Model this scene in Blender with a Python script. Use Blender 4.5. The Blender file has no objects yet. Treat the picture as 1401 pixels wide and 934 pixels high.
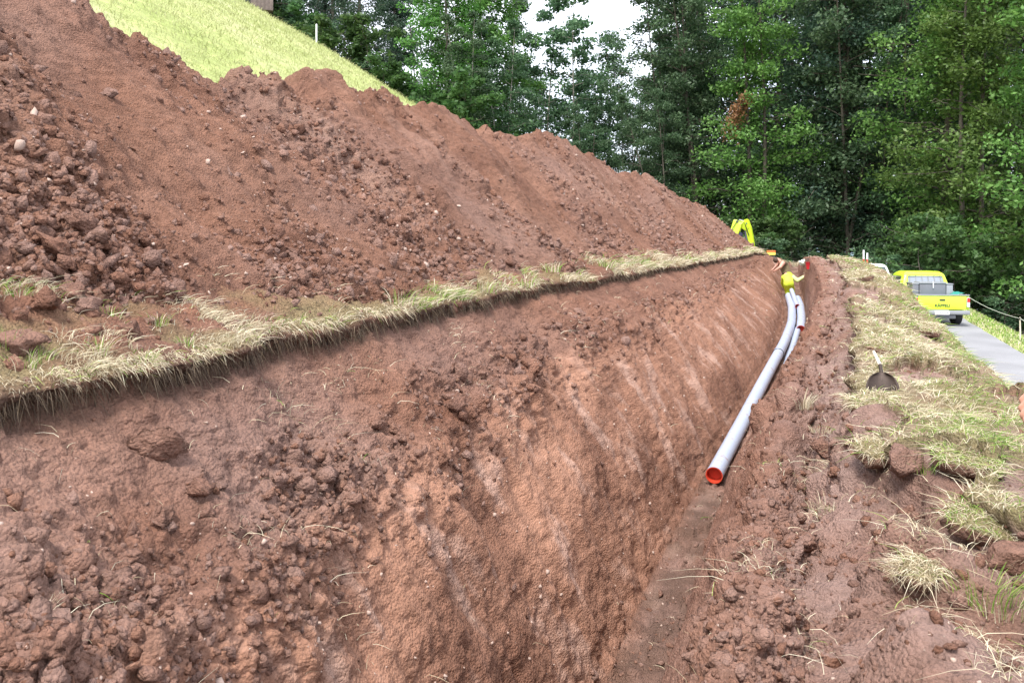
import bpy, bmesh, math, random
import numpy as np
from mathutils import Vector, Matrix, Quaternion

R = math.radians
rng = np.random.default_rng(7)
random.seed(7)
sc = bpy.context.scene
COL = sc.collection

# ------------------------------------------------------------------ camera
YAW = R(18.5); FPX = 1150.0; UH = 340.0
cam_d = bpy.data.cameras.new('camera')
cam = bpy.data.objects.new('camera', cam_d); COL.objects.link(cam)
cam.location = (0, 0, 0)
cam.rotation_euler = (R(90), 0, YAW)
cam_d.sensor_width = 36.0
cam_d.lens = 36.0 * FPX / 1401.0
cam_d.shift_y = (UH - 467.0) / 1401.0
cam_d.clip_end = 3000; cam_d.clip_start = 0.05
sc.camera = cam

# ------------------------------------------------------------------ sky and sun
SUN_EL = R(58); SUN_AZ = R(186)          # azimuth clockwise from +Y
w = bpy.data.worlds.new('World'); sc.world = w; w.use_nodes = True
nt = w.node_tree; nt.nodes.clear()
wo = nt.nodes.new('ShaderNodeOutputWorld'); bg = nt.nodes.new('ShaderNodeBackground')
sky = nt.nodes.new('ShaderNodeTexSky'); sky.sky_type = 'NISHITA'; sky.sun_disc = False
sky.sun_elevation = SUN_EL; sky.sun_rotation = SUN_AZ
sky.air_density = 1.0; sky.dust_density = 2.5; sky.ozone_density = 1.0; sky.altitude = 600
# thin white cloud cover spread over the whole sky
tc = nt.nodes.new('ShaderNodeTexCoord'); nz = nt.nodes.new('ShaderNodeTexNoise')
nz.inputs['Scale'].default_value = 2.2; nz.inputs['Detail'].default_value = 6; nz.inputs['Roughness'].default_value = .55
rp = nt.nodes.new('ShaderNodeValToRGB'); rp.color_ramp.elements[0].position = .30; rp.color_ramp.elements[1].position = .58
rp.color_ramp.elements[0].color = (.45, .45, .45, 1); rp.color_ramp.elements[1].color = (.95, .95, .95, 1)
mx = nt.nodes.new('ShaderNodeMix'); mx.data_type = 'RGBA'
mx.inputs['B'].default_value = (8.6, 8.9, 9.8, 1)
nt.links.new(tc.outputs['Generated'], nz.inputs['Vector']); nt.links.new(nz.outputs['Fac'], rp.inputs['Fac'])
nt.links.new(rp.outputs['Color'], mx.inputs['Factor']); nt.links.new(sky.outputs['Color'], mx.inputs['A'])
nt.links.new(mx.outputs['Result'], bg.inputs['Color']); bg.inputs['Strength'].default_value = .1
nt.links.new(bg.outputs['Background'], wo.inputs['Surface'])

sun_d = bpy.data.lights.new('sun', 'SUN'); sun_d.energy = 2.3; sun_d.angle = R(14); sun_d.color = (1, .955, .89)
sun = bpy.data.objects.new('sun', sun_d); COL.objects.link(sun)
sdir = Vector((math.sin(SUN_AZ) * math.cos(SUN_EL), math.cos(SUN_AZ) * math.cos(SUN_EL), math.sin(SUN_EL)))
sun.rotation_euler = (-sdir).to_track_quat('-Z', 'Y').to_euler()
sun.location = (30, -20, 60)

vs = sc.view_settings
vs.view_transform = 'Standard'; vs.look = 'None'; vs.gamma = 1; vs.use_curve_mapping = False
vs.exposure = 1.42
sc.cycles.use_denoising = True
sc.cycles.max_bounces = 6; sc.cycles.transparent_max_bounces = 8
sc.cycles.use_adaptive_sampling = True

# ------------------------------------------------------------------ helpers
CY, SY = math.cos(YAW), math.sin(YAW)
def P(u, v, X=None, Y=None, t=None):
    """a place in the world on the sight line through a photo point, at a known distance"""
    a = (u - 700.5) / FPX
    dx, dy, dz = -SY + CY * a, CY + SY * a, -(v - UH) / FPX
    if X is not None: t = X / dx
    if Y is not None: t = Y / dy
    return np.array([dx * t, dy * t, dz * t])
def pix(p):
    p = np.asarray(p); d = -SY * p[..., 0] + CY * p[..., 1]; r = CY * p[..., 0] + SY * p[..., 1]
    return 700.5 + FPX * r / d, UH - FPX * p[..., 2] / d, d

def tag(o, label=None, cat=None, group=None, kind=None):
    if label: o['label'] = label
    if cat: o['category'] = cat
    if group: o['group'] = group
    if kind: o['kind'] = kind
    return o
def link(o, parent=None):
    COL.objects.link(o)
    if parent is not None: o.parent = parent
    return o
def empty(name, loc, rz=0):
    o = bpy.data.objects.new(name, None); o.location = loc; o.rotation_euler = (0, 0, rz)
    o.empty_display_size = .2
    return link(o)
def np_mesh(name, V, F, mats, smooth=True, midx=None):
    """V (n,3) array, F (m,k) array of equal sized faces"""
    me = bpy.data.meshes.new(name)
    V = np.ascontiguousarray(V, dtype=np.float32); F = np.ascontiguousarray(F, dtype=np.int32)
    m, k = F.shape
    me.vertices.add(len(V)); me.vertices.foreach_set('co', V.ravel())
    me.loops.add(m * k); me.loops.foreach_set('vertex_index', F.ravel())
    me.polygons.add(m); me.polygons.foreach_set('loop_start', np.arange(0, m * k, k, dtype=np.int32))
    me.update(calc_edges=True); me.validate()
    for mt in (mats if isinstance(mats, (list, tuple)) else [mats]): me.materials.append(mt)
    if midx is not None: me.polygons.foreach_set('material_index', np.ascontiguousarray(midx, dtype=np.int32))
    if smooth: me.polygons.foreach_set('use_smooth', np.ones(m, dtype=bool))
    return me
def attr(me, name, vals):
    vals = np.asarray(vals, dtype=np.float32)
    if vals.ndim == 1:
        a = me.attributes.new(name, 'FLOAT', 'POINT'); a.data.foreach_set('value', vals)
    elif vals.shape[1] == 3:
        a = me.attributes.new(name, 'FLOAT_VECTOR', 'POINT'); a.data.foreach_set('vector', vals.ravel())
def grid_faces(n, m):
    i = np.arange(n - 1)[:, None] * m + np.arange(m - 1)[None, :]
    return np.stack([i, i + m, i + m + 1, i + 1], -1).reshape(-1, 4)
def obj(name, me, parent=None, loc=None):
    o = bpy.data.objects.new(name, me)
    if loc is not None: o.location = loc
    return link(o, parent)

# --- noise
_p = np.random.default_rng(3).permutation(512).astype(np.int64); _p = np.concatenate([_p, _p])
_g = np.random.default_rng(4).normal(size=(512, 3)); _g /= np.linalg.norm(_g, axis=1)[:, None]
def perlin(x, y, z):
    x = np.asarray(x, float); y = np.broadcast_to(np.asarray(y, float), x.shape); z = np.broadcast_to(np.asarray(z, float), x.shape)
    xi, yi, zi = np.floor(x).astype(np.int64), np.floor(y).astype(np.int64), np.floor(z).astype(np.int64)
    xf, yf, zf = x - xi, y - yi, z - zi
    f = lambda t: t * t * t * (t * (t * 6 - 15) + 10)
    uu, vv, ww = f(xf), f(yf), f(zf); out = 0
    for a in (0, 1):
        for b in (0, 1):
            for c in (0, 1):
                h = _p[(_p[(_p[(xi + a) & 511] + yi + b) & 511] + zi + c) & 511]
                g = _g[h]
                d = g[..., 0] * (xf - a) + g[..., 1] * (yf - b) + g[..., 2] * (zf - c)
                out = out + d * (uu if a else 1 - uu) * (vv if b else 1 - vv) * (ww if c else 1 - ww)
    return out * 1.5
def fbm(x, y, z, o=4, lac=2.03, g=.5):
    s = 0; a = 1; f = 1
    for k in range(o):
        s = s + a * perlin(x * f + 17.3 * k, y * f + 5.1 * k, z * f + 9.7 * k); a *= g; f *= lac
    return s
def hsh(i, j, s):
    n = (i * 374761393 + j * 668265263 + s * 974634777) & 0x7fffffff
    n = ((n ^ (n >> 13)) * 1274126177) & 0x7fffffff
    return ((n ^ (n >> 16)) & 0xffff) / 65535.0
def lumps(u, v, cell, seed, dens=1.0):
    """height of chunks of broken earth, one per cell, in units of the cell: tilted tops, ragged outlines, sharp gaps"""
    su, sv = u / cell, v / cell
    wu = su + .30 * perlin(su * 1.6, sv * 1.6, seed) + .16 * perlin(su * 4.1, sv * 4.1, seed + 3.3)
    wv = sv + .30 * perlin(su * 1.6, sv * 1.6, seed + 7.7) + .16 * perlin(su * 4.1, sv * 4.1, seed + 11.1)
    iu, iv = np.floor(wu).astype(np.int64), np.floor(wv).astype(np.int64); out = np.zeros_like(wu)
    for a in (-1, 0, 1):
        for b in (-1, 0, 1):
            ci, cj = iu + a, iv + b
            du = wu - ci - hsh(ci, cj, seed * 3 + 1); dv = wv - cj - hsh(ci, cj, seed * 3 + 2)
            q = hsh(ci, cj, seed * 3 + 3); r = .26 + .46 * q * q
            on = hsh(ci, cj, seed * 3 + 5) < dens
            an = hsh(ci, cj, seed * 3 + 7) * 6.283
            d = np.sqrt(du * du + dv * dv)
            h = r * (.5 + .5 * hsh(ci, cj, seed * 3 + 9)) * (1 - (d / r) ** 3) + .45 * (np.cos(an) * du + np.sin(an) * dv)
            out = np.maximum(out, np.where(on & (d < r), h, 0))
    return out
def sstep(a, b, x):
    t = np.clip((x - a) / (b - a), 0, 1); return t * t * (3 - 2 * t)

# --- materials
def new_mat(name):
    m = bpy.data.materials.new(name); m.use_nodes = True
    b = m.node_tree.nodes['Principled BSDF']
    return m, m.node_tree, b
def plain(name, col, rough=.6, metal=0.0, noise=.06, scale=8.0, bump=0.0, trans=0.0, coat=0.0):
    m, t, b = new_mat(name)
    tc = t.nodes.new('ShaderNodeTexCoord'); n = t.nodes.new('ShaderNodeTexNoise'); n.inputs['Scale'].default_value = scale; n.inputs['Detail'].default_value = 5
    mp = t.nodes.new('ShaderNodeMapRange'); mp.inputs['To Min'].default_value = 1 - noise * 2; mp.inputs['To Max'].default_value = 1 + noise * 2
    mul = t.nodes.new('ShaderNodeVectorMath'); mul.operation = 'SCALE'; mul.inputs[0].default_value = col[:3]
    t.links.new(tc.outputs['Object'], n.inputs['Vector']); t.links.new(n.outputs['Fac'], mp.inputs['Value'])
    t.links.new(mp.outputs['Result'], mul.inputs['Scale']); t.links.new(mul.outputs['Vector'], b.inputs['Base Color'])
    b.inputs['Roughness'].default_value = rough; b.inputs['Metallic'].default_value = metal
    b.inputs['Transmission Weight'].default_value = trans; b.inputs['Coat Weight'].default_value = coat
    if bump:
        bp = t.nodes.new('ShaderNodeBump'); bp.inputs['Strength'].default_value = bump; bp.inputs['Distance'].default_value = .02
        t.links.new(n.outputs['Fac'], bp.inputs['Height']); t.links.new(bp.outputs['Normal'], b.inputs['Normal'])
    return m
def N(t, kind, **kw):
    n = t.nodes.new(kind)
    for k, v in kw.items():
        if k in n.inputs: n.inputs[k].default_value = v
        else: setattr(n, k, v)
    return n
def mixc(t, fac, a, b, blend='MIX'):
    m = t.nodes.new('ShaderNodeMix'); m.data_type = 'RGBA'; m.blend_type = blend
    for sock, val in (('Factor', fac), ('A', a), ('B', b)):
        if hasattr(val, 'is_linked'): t.links.new(val, m.inputs[sock])
        elif sock == 'Factor': m.inputs[sock].default_value = val
        else: m.inputs[sock].default_value = (*val[:3], 1)
    return m.outputs['Result']
def ramp(t, fac, stops):
    r = t.nodes.new('ShaderNodeValToRGB'); t.links.new(fac, r.inputs['Fac'])
    e = r.color_ramp.elements
    while len(e) < len(stops): e.new(.5)
    for el, (p, c) in zip(e, stops):
        el.position = p; el.color = (*c[:3], 1) if hasattr(c, '__len__') else (c, c, c, 1)
    return r.outputs['Color']

def soil_material():
    m, t, b = new_mat('red_earth')
    geo = N(t, 'ShaderNodeNewGeometry'); L = t.links.new
    def at(name):
        a = N(t, 'ShaderNodeAttribute'); a.attribute_name = name; return a
    n1 = N(t, 'ShaderNodeTexNoise', Scale=.9, Detail=6.0, Roughness=.6); L(geo.outputs['Position'], n1.inputs['Vector'])
    n2 = N(t, 'ShaderNodeTexNoise', Scale=14.0, Detail=8.0, Roughness=.65); L(geo.outputs['Position'], n2.inputs['Vector'])
    n3 = N(t, 'ShaderNodeTexNoise', Scale=70.0, Detail=4.0, Roughness=.7); L(geo.outputs['Position'], n3.inputs['Vector'])
    base = ramp(t, n1.outputs['Fac'], [(.3, (.175, .084, .056)), (.5, (.238, .119, .079)), (.72, (.305, .162, .111))])
    base = mixc(t, 1.0, base, ramp(t, n2.outputs['Fac'], [(.25, .62), (.5, .98), (.75, 1.28)]), 'MULTIPLY')
    base = mixc(t, 1.0, base, ramp(t, n3.outputs['Fac'], [(.25, .62), (.5, 1.0), (.75, 1.25)]), 'MULTIPLY')
    # subsoil where the digger cut deeper: ochre, with pale smears along the bucket's path
    ochre = mixc(t, 1.0, (.38, .205, .136), ramp(t, n2.outputs['Fac'], [(.3, .72), (.5, 1.0), (.72, 1.22)]), 'MULTIPLY')
    base = mixc(t, at('ochre').outputs['Fac'], base, ochre)
    purple = mixc(t, 1.0, (.32, .218, .187), ramp(t, n2.outputs['Fac'], [(.25, .65), (.5, 1.0), (.75, 1.25)]), 'MULTIPLY')
    base = mixc(t, at('grey').outputs['Fac'], base, purple)
    base = mixc(t, at('smear').outputs['Fac'], base, (.47, .31, .245))
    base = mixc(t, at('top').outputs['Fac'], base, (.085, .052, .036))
    # pale grit and small stones
    vo = N(t, 'ShaderNodeTexVoronoi', Scale=38.0); L(geo.outputs['Position'], vo.inputs['Vector'])
    g1 = ramp(t, vo.outputs['Distance'], [(.10, 1.0), (.19, 0.0)])
    sep = N(t, 'ShaderNodeSeparateColor'); L(vo.outputs['Color'], sep.inputs['Color'])
    g2 = ramp(t, sep.outputs['Red'], [(.90, 0.0), (.93, 1.0)])
    gm = mixc(t, 1.0, g1, g2, 'MULTIPLY')
    base = mixc(t, gm, base, (.40, .29, .235))
    # leaf litter and thatch on the turf
    straw = ramp(t, n3.outputs['Fac'], [(.3, (.12, .10, .05)), (.55, (.26, .22, .11)), (.75, (.40, .35, .20))])
    base = mixc(t, at('turf').outputs['Fac'], base, straw)
    L(base, b.inputs['Base Color']); b.inputs['Roughness'].default_value = .95
    b.inputs['Specular IOR Level'].default_value = .15
    vo2 = N(t, 'ShaderNodeTexVoronoi', Scale=55.0); L(geo.outputs['Position'], vo2.inputs['Vector'])
    add = N(t, 'ShaderNodeMath', operation='MULTIPLY_ADD'); L(n3.outputs['Fac'], add.inputs[0]); add.inputs[1].default_value = 1.2; L(n2.outputs['Fac'], add.inputs[2])
    sub = N(t, 'ShaderNodeMath', operation='SUBTRACT'); L(add.outputs[0], sub.inputs[0])
    L(vo2.outputs['Distance'], sub.inputs[1])
    bp = N(t, 'ShaderNodeBump', Strength=1.0, Distance=.022); bs = N(t, 'ShaderNodeMapRange'); bs.inputs['To Min'].default_value = 1.0; bs.inputs['To Max'].default_value = .45; L(at('ochre').outputs['Fac'], bs.inputs['Value']); L(bs.outputs['Result'], bp.inputs['Strength']); L(sub.outputs[0], bp.inputs['Height']); L(bp.outputs['Normal'], b.inputs['Normal'])
    return m
M = {}
M['soil'] = soil_material()
def leaf_material(name, c1, c2, c3, var=.25):
    m, t, b = new_mat(name); L = t.links.new
    a = N(t, 'ShaderNodeAttribute'); a.attribute_name = 'tone'
    col = ramp(t, a.outputs['Fac'], [(.0, c1), (.5, c2), (1.0, c3)])
    oi = N(t, 'ShaderNodeObjectInfo')
    hs = N(t, 'ShaderNodeHueSaturation', Saturation=1.0)
    mr = N(t, 'ShaderNodeMapRange'); mr.inputs['To Min'].default_value = .485; mr.inputs['To Max'].default_value = .515
    mv = N(t, 'ShaderNodeMapRange'); mv.inputs['To Min'].default_value = 1 - var; mv.inputs['To Max'].default_value = 1 + var
    L(oi.outputs['Random'], mr.inputs['Value']); L(oi.outputs['Random'], mv.inputs['Value'])
    L(mr.outputs['Result'], hs.inputs['Hue']); L(mv.outputs['Result'], hs.inputs['Value']); L(col, hs.inputs['Color'])
    L(hs.outputs['Color'], b.inputs['Base Color']); b.inputs['Roughness'].default_value = .5
    b.inputs['Specular IOR Level'].default_value = .35
    tr = N(t, 'ShaderNodeBsdfTranslucent'); L(hs.outputs['Color'], tr.inputs['Color'])
    ms = N(t, 'ShaderNodeMixShader', Fac=.42); L(b.outputs[0], ms.inputs[1]); L(tr.outputs[0], ms.inputs[2])
    L(ms.outputs[0], t.nodes['Material Output'].inputs['Surface'])
    return m
def grass_material(name):
    m, t, b = new_mat(name); L = t.links.new
    a = N(t, 'ShaderNodeAttribute'); a.attribute_name = 'tint'
    L(a.outputs['Vector'], b.inputs['Base Color']); b.inputs['Roughness'].default_value = .6
    b.inputs['Specular IOR Level'].default_value = .25
    tr = N(t, 'ShaderNodeBsdfTranslucent'); L(a.outputs['Vector'], tr.inputs['Color'])
    ms = N(t, 'ShaderNodeMixShader', Fac=.3); L(b.outputs[0], ms.inputs[1]); L(tr.outputs[0], ms.inputs[2])
    L(ms.outputs[0], t.nodes['Material Output'].inputs['Surface'])
    return m
M['grass'] = grass_material('grass_blade')
M['bark'] = plain('bark', (.085, .070, .055), .9, noise=.25, scale=6, bump=.6)
M['bark_pale'] = plain('bark_pale', (.26, .24, .20), .9, noise=.25, scale=6, bump=.5)
# ================================================================== the setting
def ci(Y, tab):
    """smoothly interpolated table [(Y, X, Z), ...] -> X, Z"""
    tab = np.array(sorted(tab)); yy = np.linspace(tab[0, 0] - 3, tab[-1, 0] + 3, 1500)
    k = np.hanning(61); k /= k.sum(); out = []
    for c in (1, 2):
        f = np.interp(yy, tab[:, 0], tab[:, c]); f = np.convolve(np.pad(f, 30, 'edge'), k, 'valid')
        out.append(np.interp(Y, yy, f))
    return out
LIP = [(-2, -4.6, -.92), (3, -4.55, -.86), (6, -4.5, -.76), (9, -4.5, -.70), (12.8, -4.5, -.66), (15, -4.45, -.63), (18, -4.25, -.62), (22, -3.7, -.57), (28, -2.8, -.38),
       (32, -2.1, -.28), (36, -1.55, -.15), (39, -1.1, -.25), (44, -.8, -.5)]
B1 = [(-2, -3.1, -2.15), (3, -3.15, -2.1), (4.1, -3.2, -2.1), (6, -3.4, -2.13), (11.4, -3.6, -1.77), (16.4, -3.2, -1.6), (22, -2.75, -1.4), (29, -1.95, -1.1), (34, -1.45, -.8), (38, -.9, -.45), (44, -.4, -.6)]
BL = [(-2, -1.75, -4.5), (7.2, -1.61, -3.82), (9.9, -1.5, -3.61), (12.8, -1.3, -3.4), (17.7, -.87, -3.0), (22.8, -.42, -2.6), (29, -.3, -2.1), (33.6, -.45, -1.75), (36, -.45, -1.6), (39, -.3, -1.1), (41.5, -.2, -.8), (44, -.1, -.75)]
BR = [(-2, -1.05, -4.5), (7.2, -1.0, -3.82), (9.9, -.92, -3.61), (12.8, -.76, -3.4), (17.7, -.26, -3.0), (22.8, .34, -2.6), (29, .42, -2.1), (33.6, .32, -1.75), (36, .25, -1.6), (39, .2, -1.1), (41.5, .2, -.8), (44, .1, -.75)]
SR = [(-2, -.45, -1.88), (4, -.42, -1.92), (7, -.35, -2.0), (10, -.27, -1.9), (12.8, -.08, -1.75), (15, .12, -1.62), (17.8, .38, -1.42), (20.5, .55, -1.22), (23, .72, -1.03), (28, .72, -.62), (32, .55, -.38), (36, .45, -.35), (39, .4, -.5), (44, .3, -.65)]
ST = [(-2, 1.6, -1.55), (3, 1.6, -1.52), (4, 1.45, -1.5), (5, 1.15, -1.5), (6.1, .74, -1.49), (8.4, .58, -1.46), (12, .9, -1.32), (17.8, 1.15, -1.14), (23, 1.4, -.86), (28, 1.35, -.56), (32, 1.25, -.42), (36, 1.4, -.45), (44, 1.4, -.8)]
CR = [(-2, 2.5, -1.7), (4, 2.4, -1.66), (10.2, 2.1, -1.62), (14.5, 2.35, -1.74), (18, 2.65, -1.80), (19.9, 2.73, -1.70), (21, 2.7, -1.42), (23, 2.5, -1.0), (25.5, 2.3, -.74), (28, 2.05, -.60), (33, 1.9, -.5), (40, 1.9, -.9), (44, 1.9, -1.1)]
BB = [(-2, 4.0, -3.45), (14, 3.9, -3.2), (20, 3.7, -3.0), (26, 3.45, -2.84), (31, 3.3, -2.66), (39, 3.2, -2.4), (44, 3.2, -2.25)]
# the uphill side stands closer than first paced out: the cut is steep and narrow near the camera
def closer(tab): return [tuple(np.array(q) * float(np.interp(q[0], [0, 20, 28, 36], [.72, .74, .86, 1.0]))) for q in tab]
LIP = closer(LIP); B1 = closer(B1)
def road_z(Y): return np.interp(Y, [-10, 14, 25.8, 33, 45, 60, 90], [-3.9, -3.22, -2.85, -2.6, -2.2, -2.3, -3.4])

def lip_xz(Y):
    X, Z = ci(Y, LIP)
    saw = np.interp(Y, [-2, 2.2, 4.4, 4.58, 5.85, 6.0, 8, 10.4, 10.7, 14, 17, 17.3, 24, 36, 44], [.0, .04, .12, -.10, .02, -.09, .0, .10, -.08, .03, .06, -.04, .0, 0, 0])
    return X + saw + .05 * fbm(Y * .9, 3.3, .5, 3) + .035 * perlin(Y * 5, 1.2, .3) * np.clip(2 - Y / 18, .3, 1), Z + .05 * fbm(Y * .5, 8.3, 2.5, 3)

def loft(ctrl, counts):
    """ctrl: list of (X, Z) arrays per station -> X, Z, k grids"""
    Xs, Zs, ks = [], [], []
    for i, n in enumerate(counts):
        f = np.linspace(0, 1, n, endpoint=False)
        if i == len(counts) - 1: f = np.linspace(0, 1, n)
        Xs.append(ctrl[i][0][:, None] * (1 - f) + ctrl[i + 1][0][:, None] * f)
        Zs.append(ctrl[i][1][:, None] * (1 - f) + ctrl[i + 1][1][:, None] * f)
        ks.append(i + f)
    return np.concatenate(Xs, 1), np.concatenate(Zs, 1), np.concatenate(ks)
def smooth_across(A, passes):
    for _ in range(passes): A[:, 1:-1] = .5 * A[:, 1:-1] + .25 * (A[:, 2:] + A[:, :-2])
    return A
def normals(X, Y, Z):
    G = np.stack([X, Y, Z], -1)
    d0 = np.gradient(G, axis=0); d1 = np.gradient(G, axis=1)
    n = np.cross(d1, d0); n /= np.maximum(np.linalg.norm(n, axis=-1), 1e-9)[..., None]
    return n
def arc(X, Z):
    d = np.sqrt(np.diff(X, axis=1) ** 2 + np.diff(Z, axis=1) ** 2)
    return np.concatenate([np.zeros((len(X), 1)), np.cumsum(d, 1)], 1)
def by_k(k, tab): return np.interp(k, [a for a, _ in tab], [b for _, b in tab])

# ---------------- the trench with its lip, walls, floor and right hand bank
Ys = np.concatenate([np.linspace(-1.5, 1.45, 22, endpoint=False), np.geomspace(1.45, 44, 740)])
lx, lz = lip_xz(Ys)
b1x, b1z = ci(Ys, B1); blx, blz = ci(Ys, BL); brx, brz = ci(Ys, BR); srx, srz = ci(Ys, SR); stx, stz = ci(Ys, ST); crx, crz = ci(Ys, CR); bbx, bbz = ci(Ys, BB)
far = sstep(8, 30, Ys)
wid = np.interp(Ys, [-2, 4.3, 6.5, 40], [1.1, .95, .38, .3])
wob = .07 * fbm(Ys * 1.1, 2.2, 7.7, 3) * (1 - .6 * far)
ctrl = [
 (lx - 2.4, lz + .6), (lx - wid - .5, lz + wid * .42 + .12), (lx - .4 * wid, lz + .16 * wid), (lx, lz), (lx + .05, lz - .06), (lx - .03, lz - .15 * (1 - .3 * far)),
 (lx + .38 * (b1x - lx), lz + .52 * (b1z - lz)), (b1x - .18 + wob, b1z + .13), (b1x + wob, b1z),
 (b1x + .60 * (blx - b1x), b1z + .47 * (blz - b1z)), (blx - .14, blz + .45 * np.clip((b1z - blz) / 1.5, 0, 1)), (blx - .05, blz + .12), (blx + .04, blz), (brx, brz),
 (brx + .30 * (srx - brx), brz + .52 * (srz - brz)), (srx, srz), (srx + .2, srz + .13 * (1 - far)), (srx + .45, srz - .13 * (1 - far)),
 (stx - .14, np.minimum(stz - .20 * (1 - .5 * far), stz - .03)), (stx, stz), (.5 * stx + .5 * crx, .5 * stz + .5 * crz + .04), (crx, crz), (crx + .45 * (bbx - crx), crz + .42 * (bbz - crz)), (bbx, bbz), (bbx + .8, bbz - .5)]
counts = [10, 16, 44, 14, 14, 62, 44, 18, 116, 66, 22, 12, 34, 40, 44, 24, 26, 30, 26, 56, 56, 30, 26, 6]
TX, TZ, TK = loft(ctrl, counts)
TX = smooth_across(TX, 6); TZ = smooth_across(TZ, 6)
sel = np.where((TK > 7.9) & (TK < 11.05))[0]           # the cut wall rolls over in one curve
for A_ in (TX, TZ):
    B_ = A_[:, sel].copy(); e0, e1 = B_[:, 0].copy(), B_[:, -1].copy()
    for _ in range(700): B_[:, 1:-1] = .5 * B_[:, 1:-1] + .25 * (B_[:, 2:] + B_[:, :-2])
    A_[:, sel] = B_
TY = np.repeat(Ys[:, None], TX.shape[1], 1)
TW = arc(TX, TZ); Kg = np.repeat(TK[None, :], len(Ys), 0)
nrm = normals(TX, TY, TZ)
S = TY.copy()
# which kind of surface
m_loose = by_k(TK, [(0, .7), (2, .25), (3, .1), (5, .2), (5.9, .12), (6.4, .55), (7, .9), (8, .75), (8.5, .12), (9.5, .08), (11, .12), (12, .45), (13, .45), (13.3, .04), (14.4, .05), (14.8, .45), (15, .6), (16, .75), (17, .65), (18, .5), (19, .35), (20, .3), (22, .35), (24, .2)])[None, :] * np.ones_like(TX)
m_loose *= np.clip(1 + 1.1 * fbm(TY * .8, TW * .9, 3.1, 3), .15, 1.8)
fade = np.clip(1.25 - Ys / 40, .45, 1)[:, None]
big = .16 * fbm(TX * 1.1, TY * 1.1, TZ * 1.1, 3) * by_k(TK, [(0, 1), (3, .5), (4, .2), (6, .5), (8, .55), (9, .45), (11, .2), (13, .15), (14, .4), (17, .75), (19, .9), (21, .9), (23, .2)])[None, :]
fs = np.where(Kg < 12.5, 1.35, 1.0); S_, W_ = S * fs, TW * fs
lum = .30 * lumps(S_, W_, .30, 1, .5) + .16 * lumps(S_ + 3, W_, .16, 2, .7)
lum = np.maximum(lum, .095 * lumps(S_ + 1.7, W_, .085, 3, .85)); lum = (lum + .6 * .045 * lumps(S_, W_ + 2, .045, 4, .9)) / fs
fine = .026 * fbm(TX * 7, TY * 7, TZ * 7, 4, g=.68) * by_k(TK, [(0, 1), (8, 1), (8.5, .6), (11.3, .6), (12, 1), (24, 1)])[None, :]
pits = -.03 * np.maximum(0, fbm(S * 3.1, TW * 3.1, 4.4, 4, g=.6) - .35) * by_k(TK, [(5, 0), (6, 1), (13, 1), (14, 0), (24, 0)])[None, :]
# grooves left by the bucket on the cut wall, running down the slope and a little along the trench
cs = S - .22 * TW
groove = .055 * fbm(cs * 2.6, TW * .35, 9.1, 5, g=.6) * by_k(TK, [(7.6, 0), (8.4, 1), (11, 1), (11.8, 0), (24, 0)])[None, :]
terr = .05 * np.abs(fbm(S * .9, TW * 2.2, 1.1, 3)) * by_k(TK, [(5, 0), (5.6, 1), (7, 1), (8, 0), (24, 0)])[None, :]
# turf peeled in slabs: a raised mat with ragged, steep edges
sodn = fbm(TX * 1.25, TY * 1.0, 5.5, 5, g=.6) + by_k(TK, [(18.5, -2), (19.0, .0), (19.6, .10), (21, .12), (21.6, .6), (22.5, 1.2), (24, 1.2)])[None, :] * np.ones_like(TX)
sodn = sodn - .45 * sstep(6.0, 4.2, TY) * sstep(21.3, 20.6, Kg)
slab = sstep(-.05, .07, sodn)
sod = .15 * slab * by_k(TK, [(18, 0), (18.7, 1), (21.3, 1), (22.2, .3), (23, 0), (24, 0)])[None, :] + .10 * np.maximum(0, fbm(TX * .8, TY * .7, 15.5, 3)) * by_k(TK, [(17, 0), (19, 1), (21.5, 1), (23, 0), (24, 0)])[None, :]
# single mounds and hollows thrown up by the digger: place, radius, height
for u_, v_, z_, r_, h_ in ((1262, 725, -1.5, .20, .30), (1300, 850, -1.5, .24, .27), (1215, 770, -1.7, .18, .08), (1395, 900, -1.45, .28, .24), (1330, 830, -1.45, .42, .14), (1245, 905, -1.55, .22, .16), (1330, 745, -1.5, .15, .22), (1375, 800, -1.5, .15, -.28), (1185, 600, -1.55, .20, .14), (1195, 470, -1.2, .4, .22),
                           (1140, 560, -1.7, .3, -.05), (1160, 372, -.5, .8, .18), (1215, 520, -1.4, .3, .07), (1265, 425, -1.25, .8, .10), (1310, 640, -1.45, .3, .10), (1340, 560, -1.5, .45, .08), (1110, 800, -1.95, .20, -.12), (1225, 670, -1.55, .14, -.14), (1040, 700, -1.85, .16, .12), (1010, 850, -1.9, .16, .10), (1075, 590, -1.8, .2, .10)):
    q = P(u_, v_, t=-z_ * FPX / (v_ - UH))
    sod = sod + h_ * np.exp(-(((TX - q[0]) ** 2 + (TY - q[1]) ** 2) / r_ ** 2)) * (Kg > 14.5)
disp = 1.0 * (big + lum * m_loose + fine + pits + groove + terr) * fade + sod
disp *= by_k(TK, [(0, 1), (12, 1), (12.5, .8), (24, 1)])[None, :]
disp = disp * sstep(41.5, 36.5, TY)
D = np.stack([TX, TY, TZ], -1) + nrm * disp[..., None]
D[..., 2] -= .0
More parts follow.
